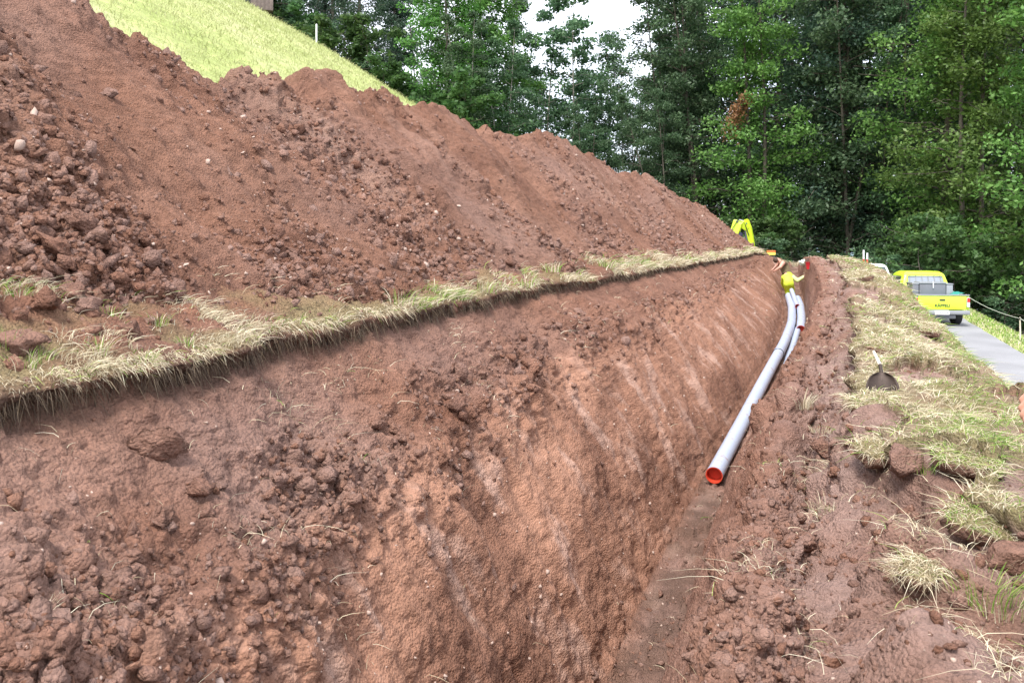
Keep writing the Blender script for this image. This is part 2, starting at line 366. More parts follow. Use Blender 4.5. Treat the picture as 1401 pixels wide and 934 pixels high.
# ---- colour masks of what the ground is made of
ochre = by_k(TK, [(7.6, 0), (8.25, .75), (10, .8), (11, .65), (11.6, .3), (12, 0), (24, 0)])[None, :] * np.clip(.75 + 1.2 * fbm(TY * .5, TW * .6, 2.2, 3), 0, 1) * np.clip(1.2 - TY / 30, .4, 1)
grey = by_k(TK, [(11.8, 0), (12.3, .6), (13, .5), (13.4, .25), (15.5, .2), (16.6, .7), (18, .9), (19.5, .9), (24, .6)])[None, :] * np.clip(.8 + .8 * fbm(TX, TY, 4.0, 3), 0, 1)
grey = np.maximum(grey, .45 * by_k(TK, [(2, 0), (3, .6), (6, 1), (7.5, 1), (8.2, 0), (24, 0)])[None, :] * np.clip(.7 + fbm(TY * .6, TW * .6, 7.0, 3), 0, 1) * np.clip(1.5 - TY / 9, .2, 1))
cs2 = S - .34 * TW
sm = fbm(cs2 * 2.1, TW * .95, 12.1, 4, g=.55) + .45 * fbm(cs2 * 10, TW * 3.0, 2.1, 3)
smear = .9 * sstep(.05, .8, sm) * by_k(TK, [(7.8, 0), (8.4, .75), (11, .65), (11.7, .2), (12.3, .0), (13, .0), (13.15, .5), (14.2, .4), (14.6, 0), (24, 0)])[None, :]
smear = np.maximum(smear, .55 * sstep(.25, .6, fbm(TX * 2.2, TY * 1.3, 8.8, 4)) * by_k(TK, [(11.9, 0), (12.2, 1), (13, 1), (13.2, 0), (24, 0)])[None, :])
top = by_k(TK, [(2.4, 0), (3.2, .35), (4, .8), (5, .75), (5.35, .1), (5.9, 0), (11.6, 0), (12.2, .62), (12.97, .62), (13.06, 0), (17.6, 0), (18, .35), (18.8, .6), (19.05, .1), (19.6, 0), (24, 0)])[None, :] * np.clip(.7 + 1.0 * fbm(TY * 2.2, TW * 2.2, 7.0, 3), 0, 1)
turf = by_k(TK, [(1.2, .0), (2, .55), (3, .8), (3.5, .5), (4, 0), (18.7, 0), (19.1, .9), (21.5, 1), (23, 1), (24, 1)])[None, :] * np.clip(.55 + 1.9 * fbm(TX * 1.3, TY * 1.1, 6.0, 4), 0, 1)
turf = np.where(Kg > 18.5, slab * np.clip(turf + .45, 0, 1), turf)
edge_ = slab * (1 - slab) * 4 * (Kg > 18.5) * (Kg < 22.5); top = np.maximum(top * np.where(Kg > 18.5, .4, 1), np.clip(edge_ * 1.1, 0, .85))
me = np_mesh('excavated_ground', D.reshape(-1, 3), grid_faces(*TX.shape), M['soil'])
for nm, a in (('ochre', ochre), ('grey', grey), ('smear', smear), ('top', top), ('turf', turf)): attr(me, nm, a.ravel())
trench = tag(obj('trench_ground', me), kind='structure')
TRENCH = D
TRN = normals(D[..., 0], D[..., 1], D[..., 2])

# ---------------- the heap of dug out earth on the uphill side
crest_px = [(-160, -150, -9.6), (-60, -90, -9.5), (60, -28, -9.5), (118, 6, -9.5), (150, 44, -9.45), (215, 62, -9.4), (262, 88, -9.35), (298, 112, -9.3), (318, 108, -9.25), (330, 96, -9.25), (348, 96, -9.2), (356, 112, -9.2),
            (390, 118, -9.1), (412, 103, -9.05), (445, 96, -9.0), (458, 108, -8.95), (466, 128, -8.9), (492, 122, -8.85), (515, 117, -8.8), (545, 138, -8.7), (568, 150, -8.6), (580, 140, -8.55), (600, 138, -8.5), (625, 158, -8.35), (655, 178, -8.1),
            (668, 170, -8.0), (690, 178, -7.9), (706, 190, -7.75), (718, 182, -7.6), (742, 178, -7.4), (765, 186, -7.1), (800, 208, -6.6), (848, 238, -5.75), (862, 234, -5.5), (884, 237, -5.15), (925, 268, -4.5), (960, 281, -3.9), (985, 312, -3.35), (1003, 334, -2.8)]
crest = np.array(closer([P(u, v, X=X)[[1, 0, 2]] for u, v, X in crest_px]))[:, [1, 0, 2]]; crest = crest[np.argsort(crest[:, 1])]
Yp = np.geomspace(1.5, 43.5, 800)
def soft(y, yy, f, wd):
    k = np.exp(-((yy[:, None] - yy[None, :]) / wd) ** 2); return (k @ f) / k.sum(1)
kx = np.interp(Yp, crest[:, 1], crest[:, 0]); kz = np.interp(Yp, crest[:, 1], crest[:, 2])
kx = soft(None, Yp, kx, .4); kzs = soft(None, Yp, kz, .09)
endf = sstep(38.5, 43, Yp); kzs = kzs * (1 - endf) + (-.9) * endf
plx, plz = ci(Yp, LIP)
pw = np.interp(Yp, [-2, 3.6, 5, 6.5, 10, 40], [.74, .66, .42, .26, .24, .2]) + np.interp(Yp, [3, 6, 20], [.08, .15, .10]) * fbm(Yp * .7, 2.2, 9.9, 3)
def hill(X): return np.interp(X, [-140, -90, -60, -28, -20, -16.6, -13.5, -11.5, -9, -5, -4], [62, 47, 33, 13.3, 8.7, 6.55, 4.1, 2.35, .8, -.9, -1.2])
tx0 = plx - pw; tz0 = plz + pw * .38
pc = [(tx0 + .12, tz0 - .45), (tx0, tz0 - .02), (tx0 + .30 * (kx - tx0), tz0 + .27 * (kzs - tz0)), (tx0 + .68 * (kx - tx0), tz0 + .66 * (kzs - tz0)), (kx, kzs), (kx - .3, kzs - .15), (kx - 1.7, np.minimum(hill(kx - 1.7) - .15, kzs - .9)), (kx - 2.1, np.minimum(hill(kx - 2.1) - .7, kzs - 1.6))]
PX, PZ, PK = loft(pc, [8, 74, 84, 66, 14, 20, 5])
PX = smooth_across(PX, 4); PZ = smooth_across(PZ, 4)
PY = np.repeat(Yp[:, None], PX.shape[1], 1); PW = arc(PX, PZ); pn = -normals(PX, PY, PZ)
# chutes: material has run down the face, drifting along the heap
cs = PY + .08 * PW
chute = fbm(cs * .75, PW * .10, 3.3, 4, g=.55)
lf = np.clip(.55 + 1.3 * fbm(cs * .55, PW * .3, 6.3, 4), .08, 1.3) * by_k(PK, [(0, 1.1), (1.2, 1.2), (2.5, .85), (4, .8), (5, .7), (7, .4)])[None, :]
pf = np.clip(1.25 - Yp / 50, .5, 1)[:, None]
PY0, PW0 = PY, PW; PY, PW = PY * 1.3, PW * 1.3
pl = .30 * lumps(PY + 31.7, PW, .34, 23, .3) + .19 * lumps(PY + 3, PW, .18, 12, .65)
pl = np.maximum(pl, .11 * lumps(PY + 1.7, PW, .10, 13, .85)); pl = pl + .65 * .055 * lumps(PY, PW + 2, .055, 14, .9); pl = pl / 1.3; PY, PW = PY0, PW0
pd = (.26 * np.interp(PY, [6, 15, 40], [.75, .45, .4]) * chute * by_k(PK, [(0, .1), (1, .3), (2, .9), (3.6, 1), (4.2, .6), (6, .3), (7, .2)])[None, :] + .12 * fbm(PX * .9, PY * .9, PZ * .9, 3) + pl * lf + .03 * fbm(PX * 6, PY * 6, PZ * 6, 4, g=.68)) * pf
pd *= by_k(PK, [(0, .5), (1, 1), (7, 1)])[None, :]
PD = np.stack([PX, PY, PZ], -1) + pn * pd[..., None]
PD[..., 2] += (.20 * fbm(PY * 2.0, PX * .5, 2.7, 5, g=.65) * np.interp(PY, [7, 18], [.75, .5])) * by_k(PK, [(3.2, 0), (4, 1), (5, 1), (6, 0), (7, 0)])[None, :]
me = np_mesh('spoil_heap', PD.reshape(-1, 3), grid_faces(*PX.shape)[:, ::-1], M['soil'])
sm2 = sstep(.25, .8, fbm(cs * .9, PW * .22, 5.5, 4)) * .35 * by_k(PK, [(0, 0), (1.2, 0), (2, 1), (3.5, 1), (4, .5), (7, 0)])[None, :]
for nm, a in (('ochre', np.zeros_like(PX)), ('grey', .35 * np.clip(fbm(cs * .4, PW * .4, 1.7, 3) + .2, 0, 1)), ('smear', sm2), ('top', .14 + .10 * np.clip(fbm(cs * .5, PW * .5, 11.7, 3), -1, 1)), ('turf', np.zeros_like(PX))): attr(me, nm, np.ascontiguousarray(a).ravel())
heap = tag(obj('spoil_heap', me), 'long ridge of crumbly red-brown earth heaped between trench and meadow', 'earth heap')
HEAP = PD

# ---------------- the wider land: meadow slope, ravine, road shelf, fall to the valley
def land(X, Y):
    base = np.where(X < -4, hill(X), 0)
    rz = road_z(Y)
    right = np.interp(X, [3.0, 5.85, 6.1, 6.7, 7.3, 9, 12, 20, 40, 90, 200], [-.35, -.12, .0, -.02, -.35, -1.5, -3.0, -6.8, -17, -38, -70])
    z_r = rz + right
    mid_t = sstep(-4.5, 3.0, X)
    # the shelf the trench was dug in, kept well below the trench sheet where that lies
    dug = sstep(48, 43.5, Y)
    shelf = (-1.25 - 1.0 * sstep(42, 60, Y)) * (1 - dug) + (-6.0) * dug
    m1 = sstep(-7.5, -5.2, X); m2 = sstep(2.9, 3.9, X)
    z = base * (1 - m1) + shelf * m1
    z = z * (1 - m2) + z_r * m2
    # a ravine crosses behind the meadow spur
    ye = np.interp(X, [-60, -28, -16.6, -9, -6], [43, 38.3, 37.0, 37.5, 40])
    fall = sstep(0, 46, Y - ye)                       # the spur ends and the slope rounds off into a wooded hollow
    fall = np.where(Y > ye, np.maximum(fall, np.clip((Y - ye) / 60, 0, .5)), 0)
    knoll = sstep(-27, -34, X) * sstep(66, 56, Y)     # a farther shoulder of the meadow
    fall = fall * (1 - knoll) + np.minimum(fall, .10 * sstep(0, 6, Y - ye)) * knoll
    z = z + (-5.0 - z) * fall * sstep(-5.0, -9, X)
    # beyond the wood the hillside falls to the valley
    z = z - np.maximum(0, Y - 78) * .30 * sstep(-34, -14, X)
    return z + .12 * fbm(X * .12, Y * .12, 1.5, 3) * sstep(0, 8, np.abs(X - 4))
gx = np.concatenate([np.linspace(-140, -40, 40, endpoint=False), np.linspace(-40, -3, 110, endpoint=False), np.linspace(-3, 14, 80, endpoint=False), np.geomspace(14, 400, 40)])
gy = np.concatenate([np.linspace(-40, 4, 20, endpoint=False), np.linspace(4, 60, 130, endpoint=False), np.geomspace(60, 500, 50)])
GX, GY = np.meshgrid(gx, gy)
GZ = land(GX, GY)
def ground_material():
    m, t, b = new_mat('meadow_and_wood_floor'); L = t.links.new
    tc = N(t, 'ShaderNodeTexCoord')
    mp = N(t, 'ShaderNodeMapping'); mp.inputs['Scale'].default_value = (1, .35, .35); L(tc.outputs['Object'], mp.inputs['Vector'])
    n1 = N(t, 'ShaderNodeTexNoise', Scale=.35, Detail=6.0, Roughness=.6); L(tc.outputs['Object'], n1.inputs['Vector'])
    n2 = N(t, 'ShaderNodeTexNoise', Scale=5.0, Detail=8.0, Roughness=.7); L(mp.outputs['Vector'], n2.inputs['Vector'])
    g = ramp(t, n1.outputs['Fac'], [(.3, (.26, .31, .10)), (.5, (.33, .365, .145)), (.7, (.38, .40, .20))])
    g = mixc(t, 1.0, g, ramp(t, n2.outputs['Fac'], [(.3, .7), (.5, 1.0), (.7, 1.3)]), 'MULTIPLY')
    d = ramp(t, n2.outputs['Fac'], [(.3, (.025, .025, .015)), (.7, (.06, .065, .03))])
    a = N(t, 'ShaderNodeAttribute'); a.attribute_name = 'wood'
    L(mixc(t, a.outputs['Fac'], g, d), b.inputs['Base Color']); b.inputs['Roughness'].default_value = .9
    b.inputs['Specular IOR Level'].default_value = .1
    bp = N(t, 'ShaderNodeBump', Strength=.6, Distance=.08); L(n2.outputs['Fac'], bp.inputs['Height']); L(bp.outputs['Normal'], b.inputs['Normal'])
    return m
M['land'] = ground_material()
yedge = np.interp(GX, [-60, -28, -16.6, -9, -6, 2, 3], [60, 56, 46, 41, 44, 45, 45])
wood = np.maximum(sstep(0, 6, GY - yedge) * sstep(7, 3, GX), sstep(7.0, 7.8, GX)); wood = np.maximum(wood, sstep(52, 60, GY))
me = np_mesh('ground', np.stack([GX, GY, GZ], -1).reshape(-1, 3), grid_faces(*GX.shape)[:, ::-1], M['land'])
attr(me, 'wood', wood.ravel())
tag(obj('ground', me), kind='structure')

# ---------------- road
def asphalt():
    m, t, b = new_mat('pale_asphalt'); L = t.links.new
    tc = N(t, 'ShaderNodeTexCoord')
    n1 = N(t, 'ShaderNodeTexNoise', Scale=.8, Detail=5.0); n2 = N(t, 'ShaderNodeTexNoise', Scale=60.0, Detail=4.0)
    L(tc.outputs['Object'], n1.inputs['Vector']); L(tc.outputs['Object'], n2.inputs['Vector'])
    c = ramp(t, n1.outputs['Fac'], [(.3, (.19, .19, .20)), (.7, (.25, .25, .262))])
    c = mixc(t, 1.0, c, ramp(t, n2.outputs['Fac'], [(.3, .8), (.7, 1.15)]), 'MULTIPLY')
    L(c, b.inputs['Base Color']); b.inputs['Roughness'].default_value = .85
    bp = N(t, 'ShaderNodeBump', Strength=.3, Distance=.01); L(n2.outputs['Fac'], bp.inputs['Height']); L(bp.outputs['Normal'], b.inputs['Normal'])
    return m
M['asphalt'] = asphalt()
ry = np.linspace(-8, 58, 120); rxs = np.linspace(0, 1, 8)
edge = .05 * fbm(ry * 1.1, 1.1, 1.1, 3)
rl = np.interp(ry, [-8, 14, 31, 58], [3.7, 3.6, 3.0, 3.0]); rr = 5.9 + edge
RX = rl[:, None] * (1 - rxs) + rr[:, None] * rxs; RY = np.repeat(ry[:, None], 8, 1)
RZ = road_z(RY) + .03 * np.sin(rxs * math.pi)[None, :]
me = np_mesh('road', np.stack([RX, RY, RZ], -1).reshape(-1, 3), grid_faces(*RX.shape)[:, ::-1], M['asphalt'])
tag(obj('road', me), kind='structure')

# distant valley side beyond the trees
hx = np.linspace(-900, 900, 80); hy = np.linspace(700, 1500, 24); HX, HY = np.meshgrid(hx, hy)
HZ = -160 + 150 * sstep(700, 1350, HY) + 45 * fbm(HX * .004, HY * .004, 2.0, 4)
M['far'] = plain('far_slopes', (.16, .22, .25), .95, noise=.15, scale=.01)  # distance haze is painted into the bluish base colour of the slopes
me = np_mesh('far_hills', np.stack([HX, HY, HZ], -1).reshape(-1, 3), grid_faces(*HX.shape)[:, ::-1], M['far'])
tag(obj('far_hills', me), kind='structure')
# ================================================================== trees
def tube(path, rad, n=7):
    path = np.asarray(path, float); V = []; F = []
    d = np.gradient(path, axis=0); d /= np.maximum(np.linalg.norm(d, axis=1), 1e-9)[:, None]
    for i, (p, t, r) in enumerate(zip(path, d, rad)):
        a = np.array([1., 0, 0]) if abs(t[0]) < .9 else np.array([0, 1., 0])
        e1 = np.cross(t, a); e1 /= np.linalg.norm(e1); e2 = np.cross(t, e1)
        th = np.arange(n) * 2 * math.pi / n
        V.append(p + r * (np.cos(th)[:, None] * e1 + np.sin(th)[:, None] * e2))
    m = len(path); V = np.concatenate(V)
    for i in range(m - 1):
        for j in range(n):
            F.append((i * n + j, i * n + (j + 1) % n, (i + 1) * n + (j + 1) % n, (i + 1) * n + j))
    return V, np.array(F)
def join(parts):
    V, F, o = [], [], 0
    for v, f in parts: V.append(v); F.append(f + o); o += len(v)
    return np.concatenate(V), np.concatenate(F)
def leaves(C, size, rg, droop=.25, aspect=1.9):
    """one small folded leaf spray at every centre in C"""
    n = len(C)
    d = rg.normal(size=(n, 3)); d[:, 2] = d[:, 2] * .6 - droop; d /= np.linalg.norm(d, axis=1)[:, None]
    nn = rg.normal(size=(n, 3)) * .75; nn[:, 2] += .9; s = np.cross(d, nn); s /= np.maximum(np.linalg.norm(s, axis=1), 1e-6)[:, None]
    L = size * rg.uniform(.6, 1.35, n)[:, None]; W = L / aspect
    V = np.stack([C - d * L * .5, C + s * W * .5 + d * L * .05, C + d * L * .5, C - s * W * .5 + d * L * .05], 1).reshape(-1, 3)
    F = np.arange(n * 4).reshape(-1, 4)
    return V, F
def make_tree(seed, H, Rw, base, n_clump, per, leaf, mat, bark, shape='round', trunk_r=.2, droop=.25, stems=1, clump_r=.95, dead=0):
    rg = np.random.default_rng(seed); tp = []; clumps = []; gaps = rg.uniform(0, 100)
    for s in range(stems):
        lean = rg.normal(0, .035, 2) + (rg.normal(0, .07, 2) if stems > 1 else 0); bend = rg.normal(0, .25, 2)
        zz = np.linspace(-.8, H * .96, 14)
        off = rg.normal(0, .45, 2) if stems > 1 else np.zeros(2)
        path = np.stack([off[0] + lean[0] * zz + bend[0] * np.sin(zz / H * 4), off[1] + lean[1] * zz + bend[1] * np.sin(zz / H * 5), zz], 1)
        rr = trunk_r * (1 - .9 * np.clip(zz / H, 0, 1)) * (1 + .5 * np.exp(-np.maximum(zz, 0) * 2)) / math.sqrt(stems)
        tp.append(tube(path, rr, 8))
        nb = int(n_clump / stems / 4)
        for b in range(nb):
            f = base + (1 - base) * ((b + rg.uniform(0, 1)) / nb); z0 = f * H * .93
            p0 = np.array([np.interp(z0, zz, path[:, i]) for i in range(3)])
            g = (f - base) / (1 - base)
            if shape == 'spruce': ext = Rw * (1 - g) ** .8 + .25
            elif shape == 'column': ext = Rw * (.75 + .25 * math.sin(g * 9 + seed)) * (1 - g ** 4) + .3
            else: ext = Rw * (math.sin(math.pi * min(1, .16 + .84 * g)) ** .6) * rg.uniform(.7, 1.1) + .3
            ext *= rg.uniform(.65, 1.08); az = b * 2.4 + rg.normal(0, .4)
            up = {'spruce': -.25, 'column': .55, 'round': .35}[shape] + rg.normal(0, .12)
            k = np.linspace(0, 1, 6)
            bp = np.stack([p0[0] + np.cos(az) * ext * k, p0[1] + np.sin(az) * ext * k, p0[2] + up * ext * k - droop * ext * k ** 2 * .9], 1)
            bp[1:] += rg.normal(0, .06 * ext, (5, 3)) * np.array([1, 1, .5])
            tp.append(tube(bp, np.interp(k, [0, 1], [.28 * np.interp(z0, zz, rr) + .012, .008]), 4))
            for c in range(4):
                kk = (.35, .6, .82, 1.0)[c] + rg.normal(0, .05)
                clumps.append((*[np.interp(kk, k, bp[:, i]) for i in range(3)], clump_r * rg.uniform(.55, 1.25) * (.75 + .5 * (1 - g))))
    cl = np.array(clumps)
    keep = fbm(cl[:, 0] * .35 + gaps, cl[:, 1] * .35, cl[:, 2] * .28, 2) > -.28
    cl = cl[keep]
    idx = rg.integers(0, len(cl), n_clump * per)
    o = rg.normal(size=(len(idx), 3)); o /= np.linalg.norm(o, axis=1)[:, None]; o *= (rg.uniform(0, 1, len(idx)) ** .45)[:, None] * np.array([1, 1, .62])
    C = cl[idx, :3] + o * cl[idx, 3:4]
    if shape == 'spruce': C[:, 2] -= .25 * np.abs(o[:, 2])
    V, F = leaves(C, leaf, rg, droop)
    me = np_mesh('crown', V, F, mat, smooth=False)
    tone = .5 + .22 * rg.normal(size=len(C)) + .25 * perlin(C[:, 0] * .6 + gaps, C[:, 1] * .6, C[:, 2] * .6)
    attr(me, 'tone', np.repeat(np.clip(tone, 0, 1), 4))
    tv, tf = join(tp)
    mt = np_mesh('trunk', tv, tf, bark)
    return mt, me
M['leaf_ash'] = leaf_material('leaf_bluegreen', (.034, .078, .036), (.080, .152, .072), (.165, .265, .13))
M['leaf_maple'] = leaf_material('leaf_bright', (.040, .10, .020), (.085, .195, .036), (.16, .30, .07))
M['leaf_lime'] = leaf_material('leaf_yellowgreen', (.048, .112, .022), (.110, .215, .045), (.22, .35, .10))
M['leaf_spruce'] = leaf_material('needles_dark', (.020, .044, .030), (.044, .085, .052), (.085, .145, .082))
M['leaf_shrub'] = leaf_material('leaf_shrub', (.03, .075, .022), (.065, .135, .038), (.13, .22, .07))
M['leaf_dead'] = leaf_material('leaf_dead', (.16, .075, .035), (.27, .13, .065), (.36, .20, .11))
TREE = {
 'ash_a': make_tree(1, 22, 3.6, .10, 330, 66, .205, M['leaf_ash'], M['bark'], 'column', .20, .45, 2),
 'ash_b': make_tree(2, 20, 3.4, .06, 320, 66, .205, M['leaf_ash'], M['bark'], 'column', .18, .5, 3),
 'slim': make_tree(3, 14, 2.4, .22, 170, 62, .21, M['leaf_ash'], M['bark_pale'], 'round', .11, .3, 2, .75),
 'maple': make_tree(4, 19, 4.2, .08, 320, 66, .25, M['leaf_maple'], M['bark'], 'round', .24, .25, 1, 1.1),
 'lime_a': make_tree(5, 24, 4.0, .05, 400, 64, .205, M['leaf_lime'], M['bark'], 'column', .24, .4, 1, 1.0),
 'lime_b': make_tree(6, 21, 3.7, .06, 330, 66, .205, M['leaf_lime'], M['bark'], 'column', .20, .45, 2, 1.0),
 'spruce': make_tree(7, 24, 3.2, .06, 420, 52, .21, M['leaf_spruce'], M['bark'], 'spruce', .24, .35, 1, .6),
 'dark': make_tree(8, 22, 4.0, .04, 380, 60, .205, M['leaf_spruce'], M['bark'], 'round', .26, .35, 1, 1.1),
 'shrub': make_tree(9, 3.4, 1.7, .05, 110, 46, .22, M['leaf_shrub'], M['bark'], 'round', .05, .2, 3, .5),
 'shrub_b': make_tree(10, 2.6, 1.9, .03, 100, 46, .20, M['leaf_ash'], M['bark'], 'round', .05, .3, 3, .5),
}
LAB = {
 'ash_a': ('ash_tree', 'tall narrow blue-green broadleaf tree with twin stems in the wood', 'tree', 'twin-stemmed blue-green trees of the wood'),
 'ash_b': ('ash_tree', 'tall blue-green broadleaf tree with three drooping stems in the wood', 'tree', 'three-stemmed blue-green trees of the wood'),
 'slim': ('young_tree', 'thin pale-stemmed young tree with loose see-through crown', 'tree', 'thin young trees against the sky'),
 'maple': ('maple_tree', 'bright green full-crowned tree at the meadow edge of the wood', 'tree', 'bright green trees by the meadow'),
 'lime_a': ('lime_tree', 'very tall yellow-green leafy tree beside the asphalt road', 'tree', 'tall yellow-green trees by the road'),
 'lime_b': ('lime_tree', 'yellow-green leafy tree with two stems in the wood', 'tree', 'two-stemmed yellow-green trees of the wood'),
 'spruce': ('spruce_tree', 'dark narrow spruce with drooping branches in the wood', 'tree', 'dark spruces of the wood'),
 'dark': ('dark_tree', 'dark dense broad-crowned tree in the shade of the wood', 'tree', 'dark broad trees of the wood'),
 'shrub': ('shrub', 'mid-green leafy shrub at the edge of the wood', 'shrub', 'green shrubs along the wood edge'),
 'shrub_b': ('shrub', 'low blue-green spreading shrub under the trees', 'shrub', 'low shrubs under the trees'),
}
SPECIAL = {('maple', 610): 'bright green full-crowned tree at the lower corner of the meadow', ('maple', 662): 'bright green tree standing just behind thin pale stems', ('slim', 748): 'thin young tree with a sparse top reaching into the sky gap',
 ('ash_b', 836): 'rounded blue-green tree whose top stands free in the sky gap', ('lime_b', 1030): 'yellow-green tree beside the hanging brown dead branch', ('lime_a', 1290): 'very tall yellow-green tree directly behind the pickup truck',
 ('lime_b', 1345): 'two-stemmed yellow-green tree by the verge fence, past the pickup truck', ('slim', 640): 'thin pale-stemmed young tree in front of the bright green trees', ('dark', 1130): 'dark broad tree with a thick trunk straight behind the trench end',
 ('ash_b', 1225): 'blue-green tree of three stems behind the white car', ('spruce', 385): 'dark spruce nearest the wooden hut', ('ash_b', 1160): 'tall blue-green tree behind the two red and white stakes'}
def plant_at(kind, u, t, sc_=1.0, rot=None, top_v=None, sxy=1.0):
    p = P(u, UH, t=t); z = float(land(np.array(p[0]), np.array(p[1])))
    if kind in TREE_H and top_v is not None:
        top = -(top_v - UH) / FPX * t; sc_ = (top - z) / TREE_H[kind]
    name, lab, cat, grp = LAB[kind]
    o = empty(name, (p[0], p[1], z), rot if rot is not None else random.uniform(0, 6.28)); o.scale = (sc_ * sxy, sc_ * sxy, sc_)
    tag(o, SPECIAL.get((kind, u), lab), cat, grp)
    mt, mc = TREE[kind]
    obj('trunk', mt, o); obj('crown', mc, o)
    return o
TREE_H = {'ash_a': 22, 'ash_b': 20, 'slim': 14, 'maple': 19, 'lime_a': 24, 'lime_b': 21, 'spruce': 24, 'dark': 22}
SPOTS = [
 # the meadow side
 ('spruce', 385, 78, -160), ('dark', 330, 84, -160), ('spruce', 455, 72, -200), ('dark', 500, 66, -160), ('spruce', 540, 74, -120), ('dark', 430, 86, -120),
 ('maple', 610, 60, -90), ('maple', 662, 66, -70), ('ash_b', 575, 80, -60), ('ash_b', 690, 74, -30), ('slim', 640, 58, 10), ('slim', 690, 62, 20),
 # the lower trees against the sky
 ('slim', 748, 70, -25), ('ash_a', 772, 78, 72), ('ash_b', 735, 84, 92), ('slim', 800, 74, 105), ('ash_b', 836, 76, 28), ('ash_a', 876, 84, 80), ('ash_a', 700, 88, 60), ('slim', 905, 72, 60), ('ash_b', 800, 64, 130), ('ash_a', 720, 66, 150), ('ash_b', 860, 66, 135),
 # the tall wood behind the trench
 ('ash_b', 925, 66, -60), ('ash_a', 958, 62, -120), ('ash_b', 905, 60, 105), ('ash_a', 985, 70, -160), ('lime_b', 1030, 60, -120), ('dark', 1000, 78, -120), ('dark', 1065, 72, -200), ('ash_a', 1100, 64, -200),
 ('dark', 1130, 58, -160), ('ash_b', 1160, 56, -160), ('ash_a', 1195, 62, -220), ('dark', 1230, 70, -160), ('ash_b', 1120, 76, -160), ('ash_b', 1225, 54, -40),
 # the trees by the road
 ('lime_a', 1290, 50, -260), ('lime_b', 1345, 44, -200), ('lime_a', 1390, 48, -320), ('dark', 1320, 60, -260), ('ash_a', 1270, 58, -200), ('lime_b', 1440, 42, -200), ('dark', 1400, 62, -220), ('ash_b', 1480, 52, -200),
 ('ash_a', 1330, 72, -150), ('ash_a', 1180, 80, -100), ('ash_b', 1050, 84, -80), ('lime_b', 960, 80, -30), ('dark', 1450, 70, -150), ('lime_b', 1255, 84, -100),
]
for k, u, t, tv in SPOTS: plant_at(k, u, t, top_v=tv)
for i in range(44):
    u = 900 + i * 13.5 + random.uniform(-6, 6); t = random.uniform(46, 60) if u < 1200 else random.uniform(40, 52)
    if 1050 < u < 1225 and i % 3: continue
    plant_at('shrub' if i % 3 else 'shrub_b', u, t, random.uniform(.6, 1.2))
for i in range(22):
    u = 340 + i * 26 + random.uniform(-8, 8); plant_at('shrub' if i % 2 else 'shrub_b', u, random.uniform(56, 66) if u > 450 else random.uniform(66, 74), random.uniform(1.0, 1.7))
# ================================================================== clods, stones and grass
def ico(sub):
    bm = bmesh.new(); bmesh.ops.create_icosphere(bm, subdivisions=sub, radius=1)
    V = np.array([v.co[:] for v in bm.verts]); F = np.array([[v.index for v in f.verts] for f in bm.faces]); bm.free(); return V, F
ICO1, ICO2, ICO3 = ico(1), ico(2), ico(3)
def rand_rot(n, rg):
    q = rg.normal(size=(n, 4)); q /= np.linalg.norm(q, axis=1)[:, None]
    a, b, c, d = q.T
    return np.stack([np.stack([a*a+b*b-c*c-d*d, 2*(b*c-a*d), 2*(b*d+a*c)], -1), np.stack([2*(b*c+a*d), a*a-b*b+c*c-d*d, 2*(c*d-a*b)], -1), np.stack([2*(b*d-a*c), 2*(c*d+a*b), a*a-b*b-c*c+d*d], -1)], 1)
def crumbs(name, C, size, rg, base, mat, label=None):
    """many small angular crumbs in one mesh"""
    V0, F0 = base; n = len(C)
    Rm = rand_rot(n, rg); sc3 = size[:, None] * rg.uniform(.5, 1.4, (n, 3))
    V = V0[None] * (1 + .26 * rg.normal(size=(n, len(V0), 1))) * sc3[:, None, :]
    V = np.einsum('nij,nvj->nvi', Rm, V) + C[:, None, :]
    F = F0[None] + (np.arange(n) * len(V0))[:, None, None]
    me = np_mesh(name, V.reshape(-1, 3), F.reshape(-1, 3), mat, smooth=False)
    z = np.zeros(n * len(V0), np.float32)
    for a in ('ochre', 'smear', 'top', 'turf'): attr(me, a, z)
    attr(me, 'grey', np.repeat(rg.uniform(0, .6, n), len(V0)))
    o = obj(name, me); tag(o, label, None, None, 'stuff'); return o
def pick(G, weight, n, rg):
    """n places on a surface grid, as many per picture area as the weight says"""
    p = G.reshape(-1, 3); w = weight.ravel() / weight.sum()
    i = rg.choice(len(p), n, p=w); return p[i], i
def cell_area(G):
    a = np.linalg.norm(np.cross(np.gradient(G, axis=0), np.gradient(G, axis=1)), axis=-1)
    d = np.linalg.norm(G, axis=-1); return a, d
rg = np.random.default_rng(21)
aT, dT = cell_area(TRENCH); aH, dH = cell_area(HEAP)
inT = (TY > 1.5) & (TY < 38)
wH = aH / dH ** 1.6 * np.clip(lf, .1, 1.3) ** 1.3 * by_k(PK, [(0, 0), (1, 1.6), (2, 1), (4, .6), (5, .4), (7, 0)])[None, :]
C, i = pick(HEAP, wH, 22000, rg); s = .0135 * np.exp(.50 * rg.normal(size=len(C))) * (1 + np.linalg.norm(C, axis=1) / 20)
crumbs('crumbled_earth', C, np.clip(s, .009, .075), rg, ICO1, M['soil'])
wT = aT / dT ** 1.6 * m_loose ** 1.4 * by_k(TK, [(0, 0), (1.5, 1.6), (2.6, 1.2), (3, .5), (4, 0), (5.5, .1), (6.2, .8), (7, 1.5), (8, 1.2), (8.7, .15), (11, .15), (12, .7), (12.9, .7), (13.1, .03), (14.4, .04), (14.9, .6), (16, 1.1), (17, .8), (18, .6), (19, .3), (20, .15), (22, 0), (24, 0)])[None, :] * inT
C, i = pick(TRENCH, wT, 12000, rg); s = .0125 * np.exp(.50 * rg.normal(size=len(C))) * (1 + np.linalg.norm(C, axis=1) / 22)
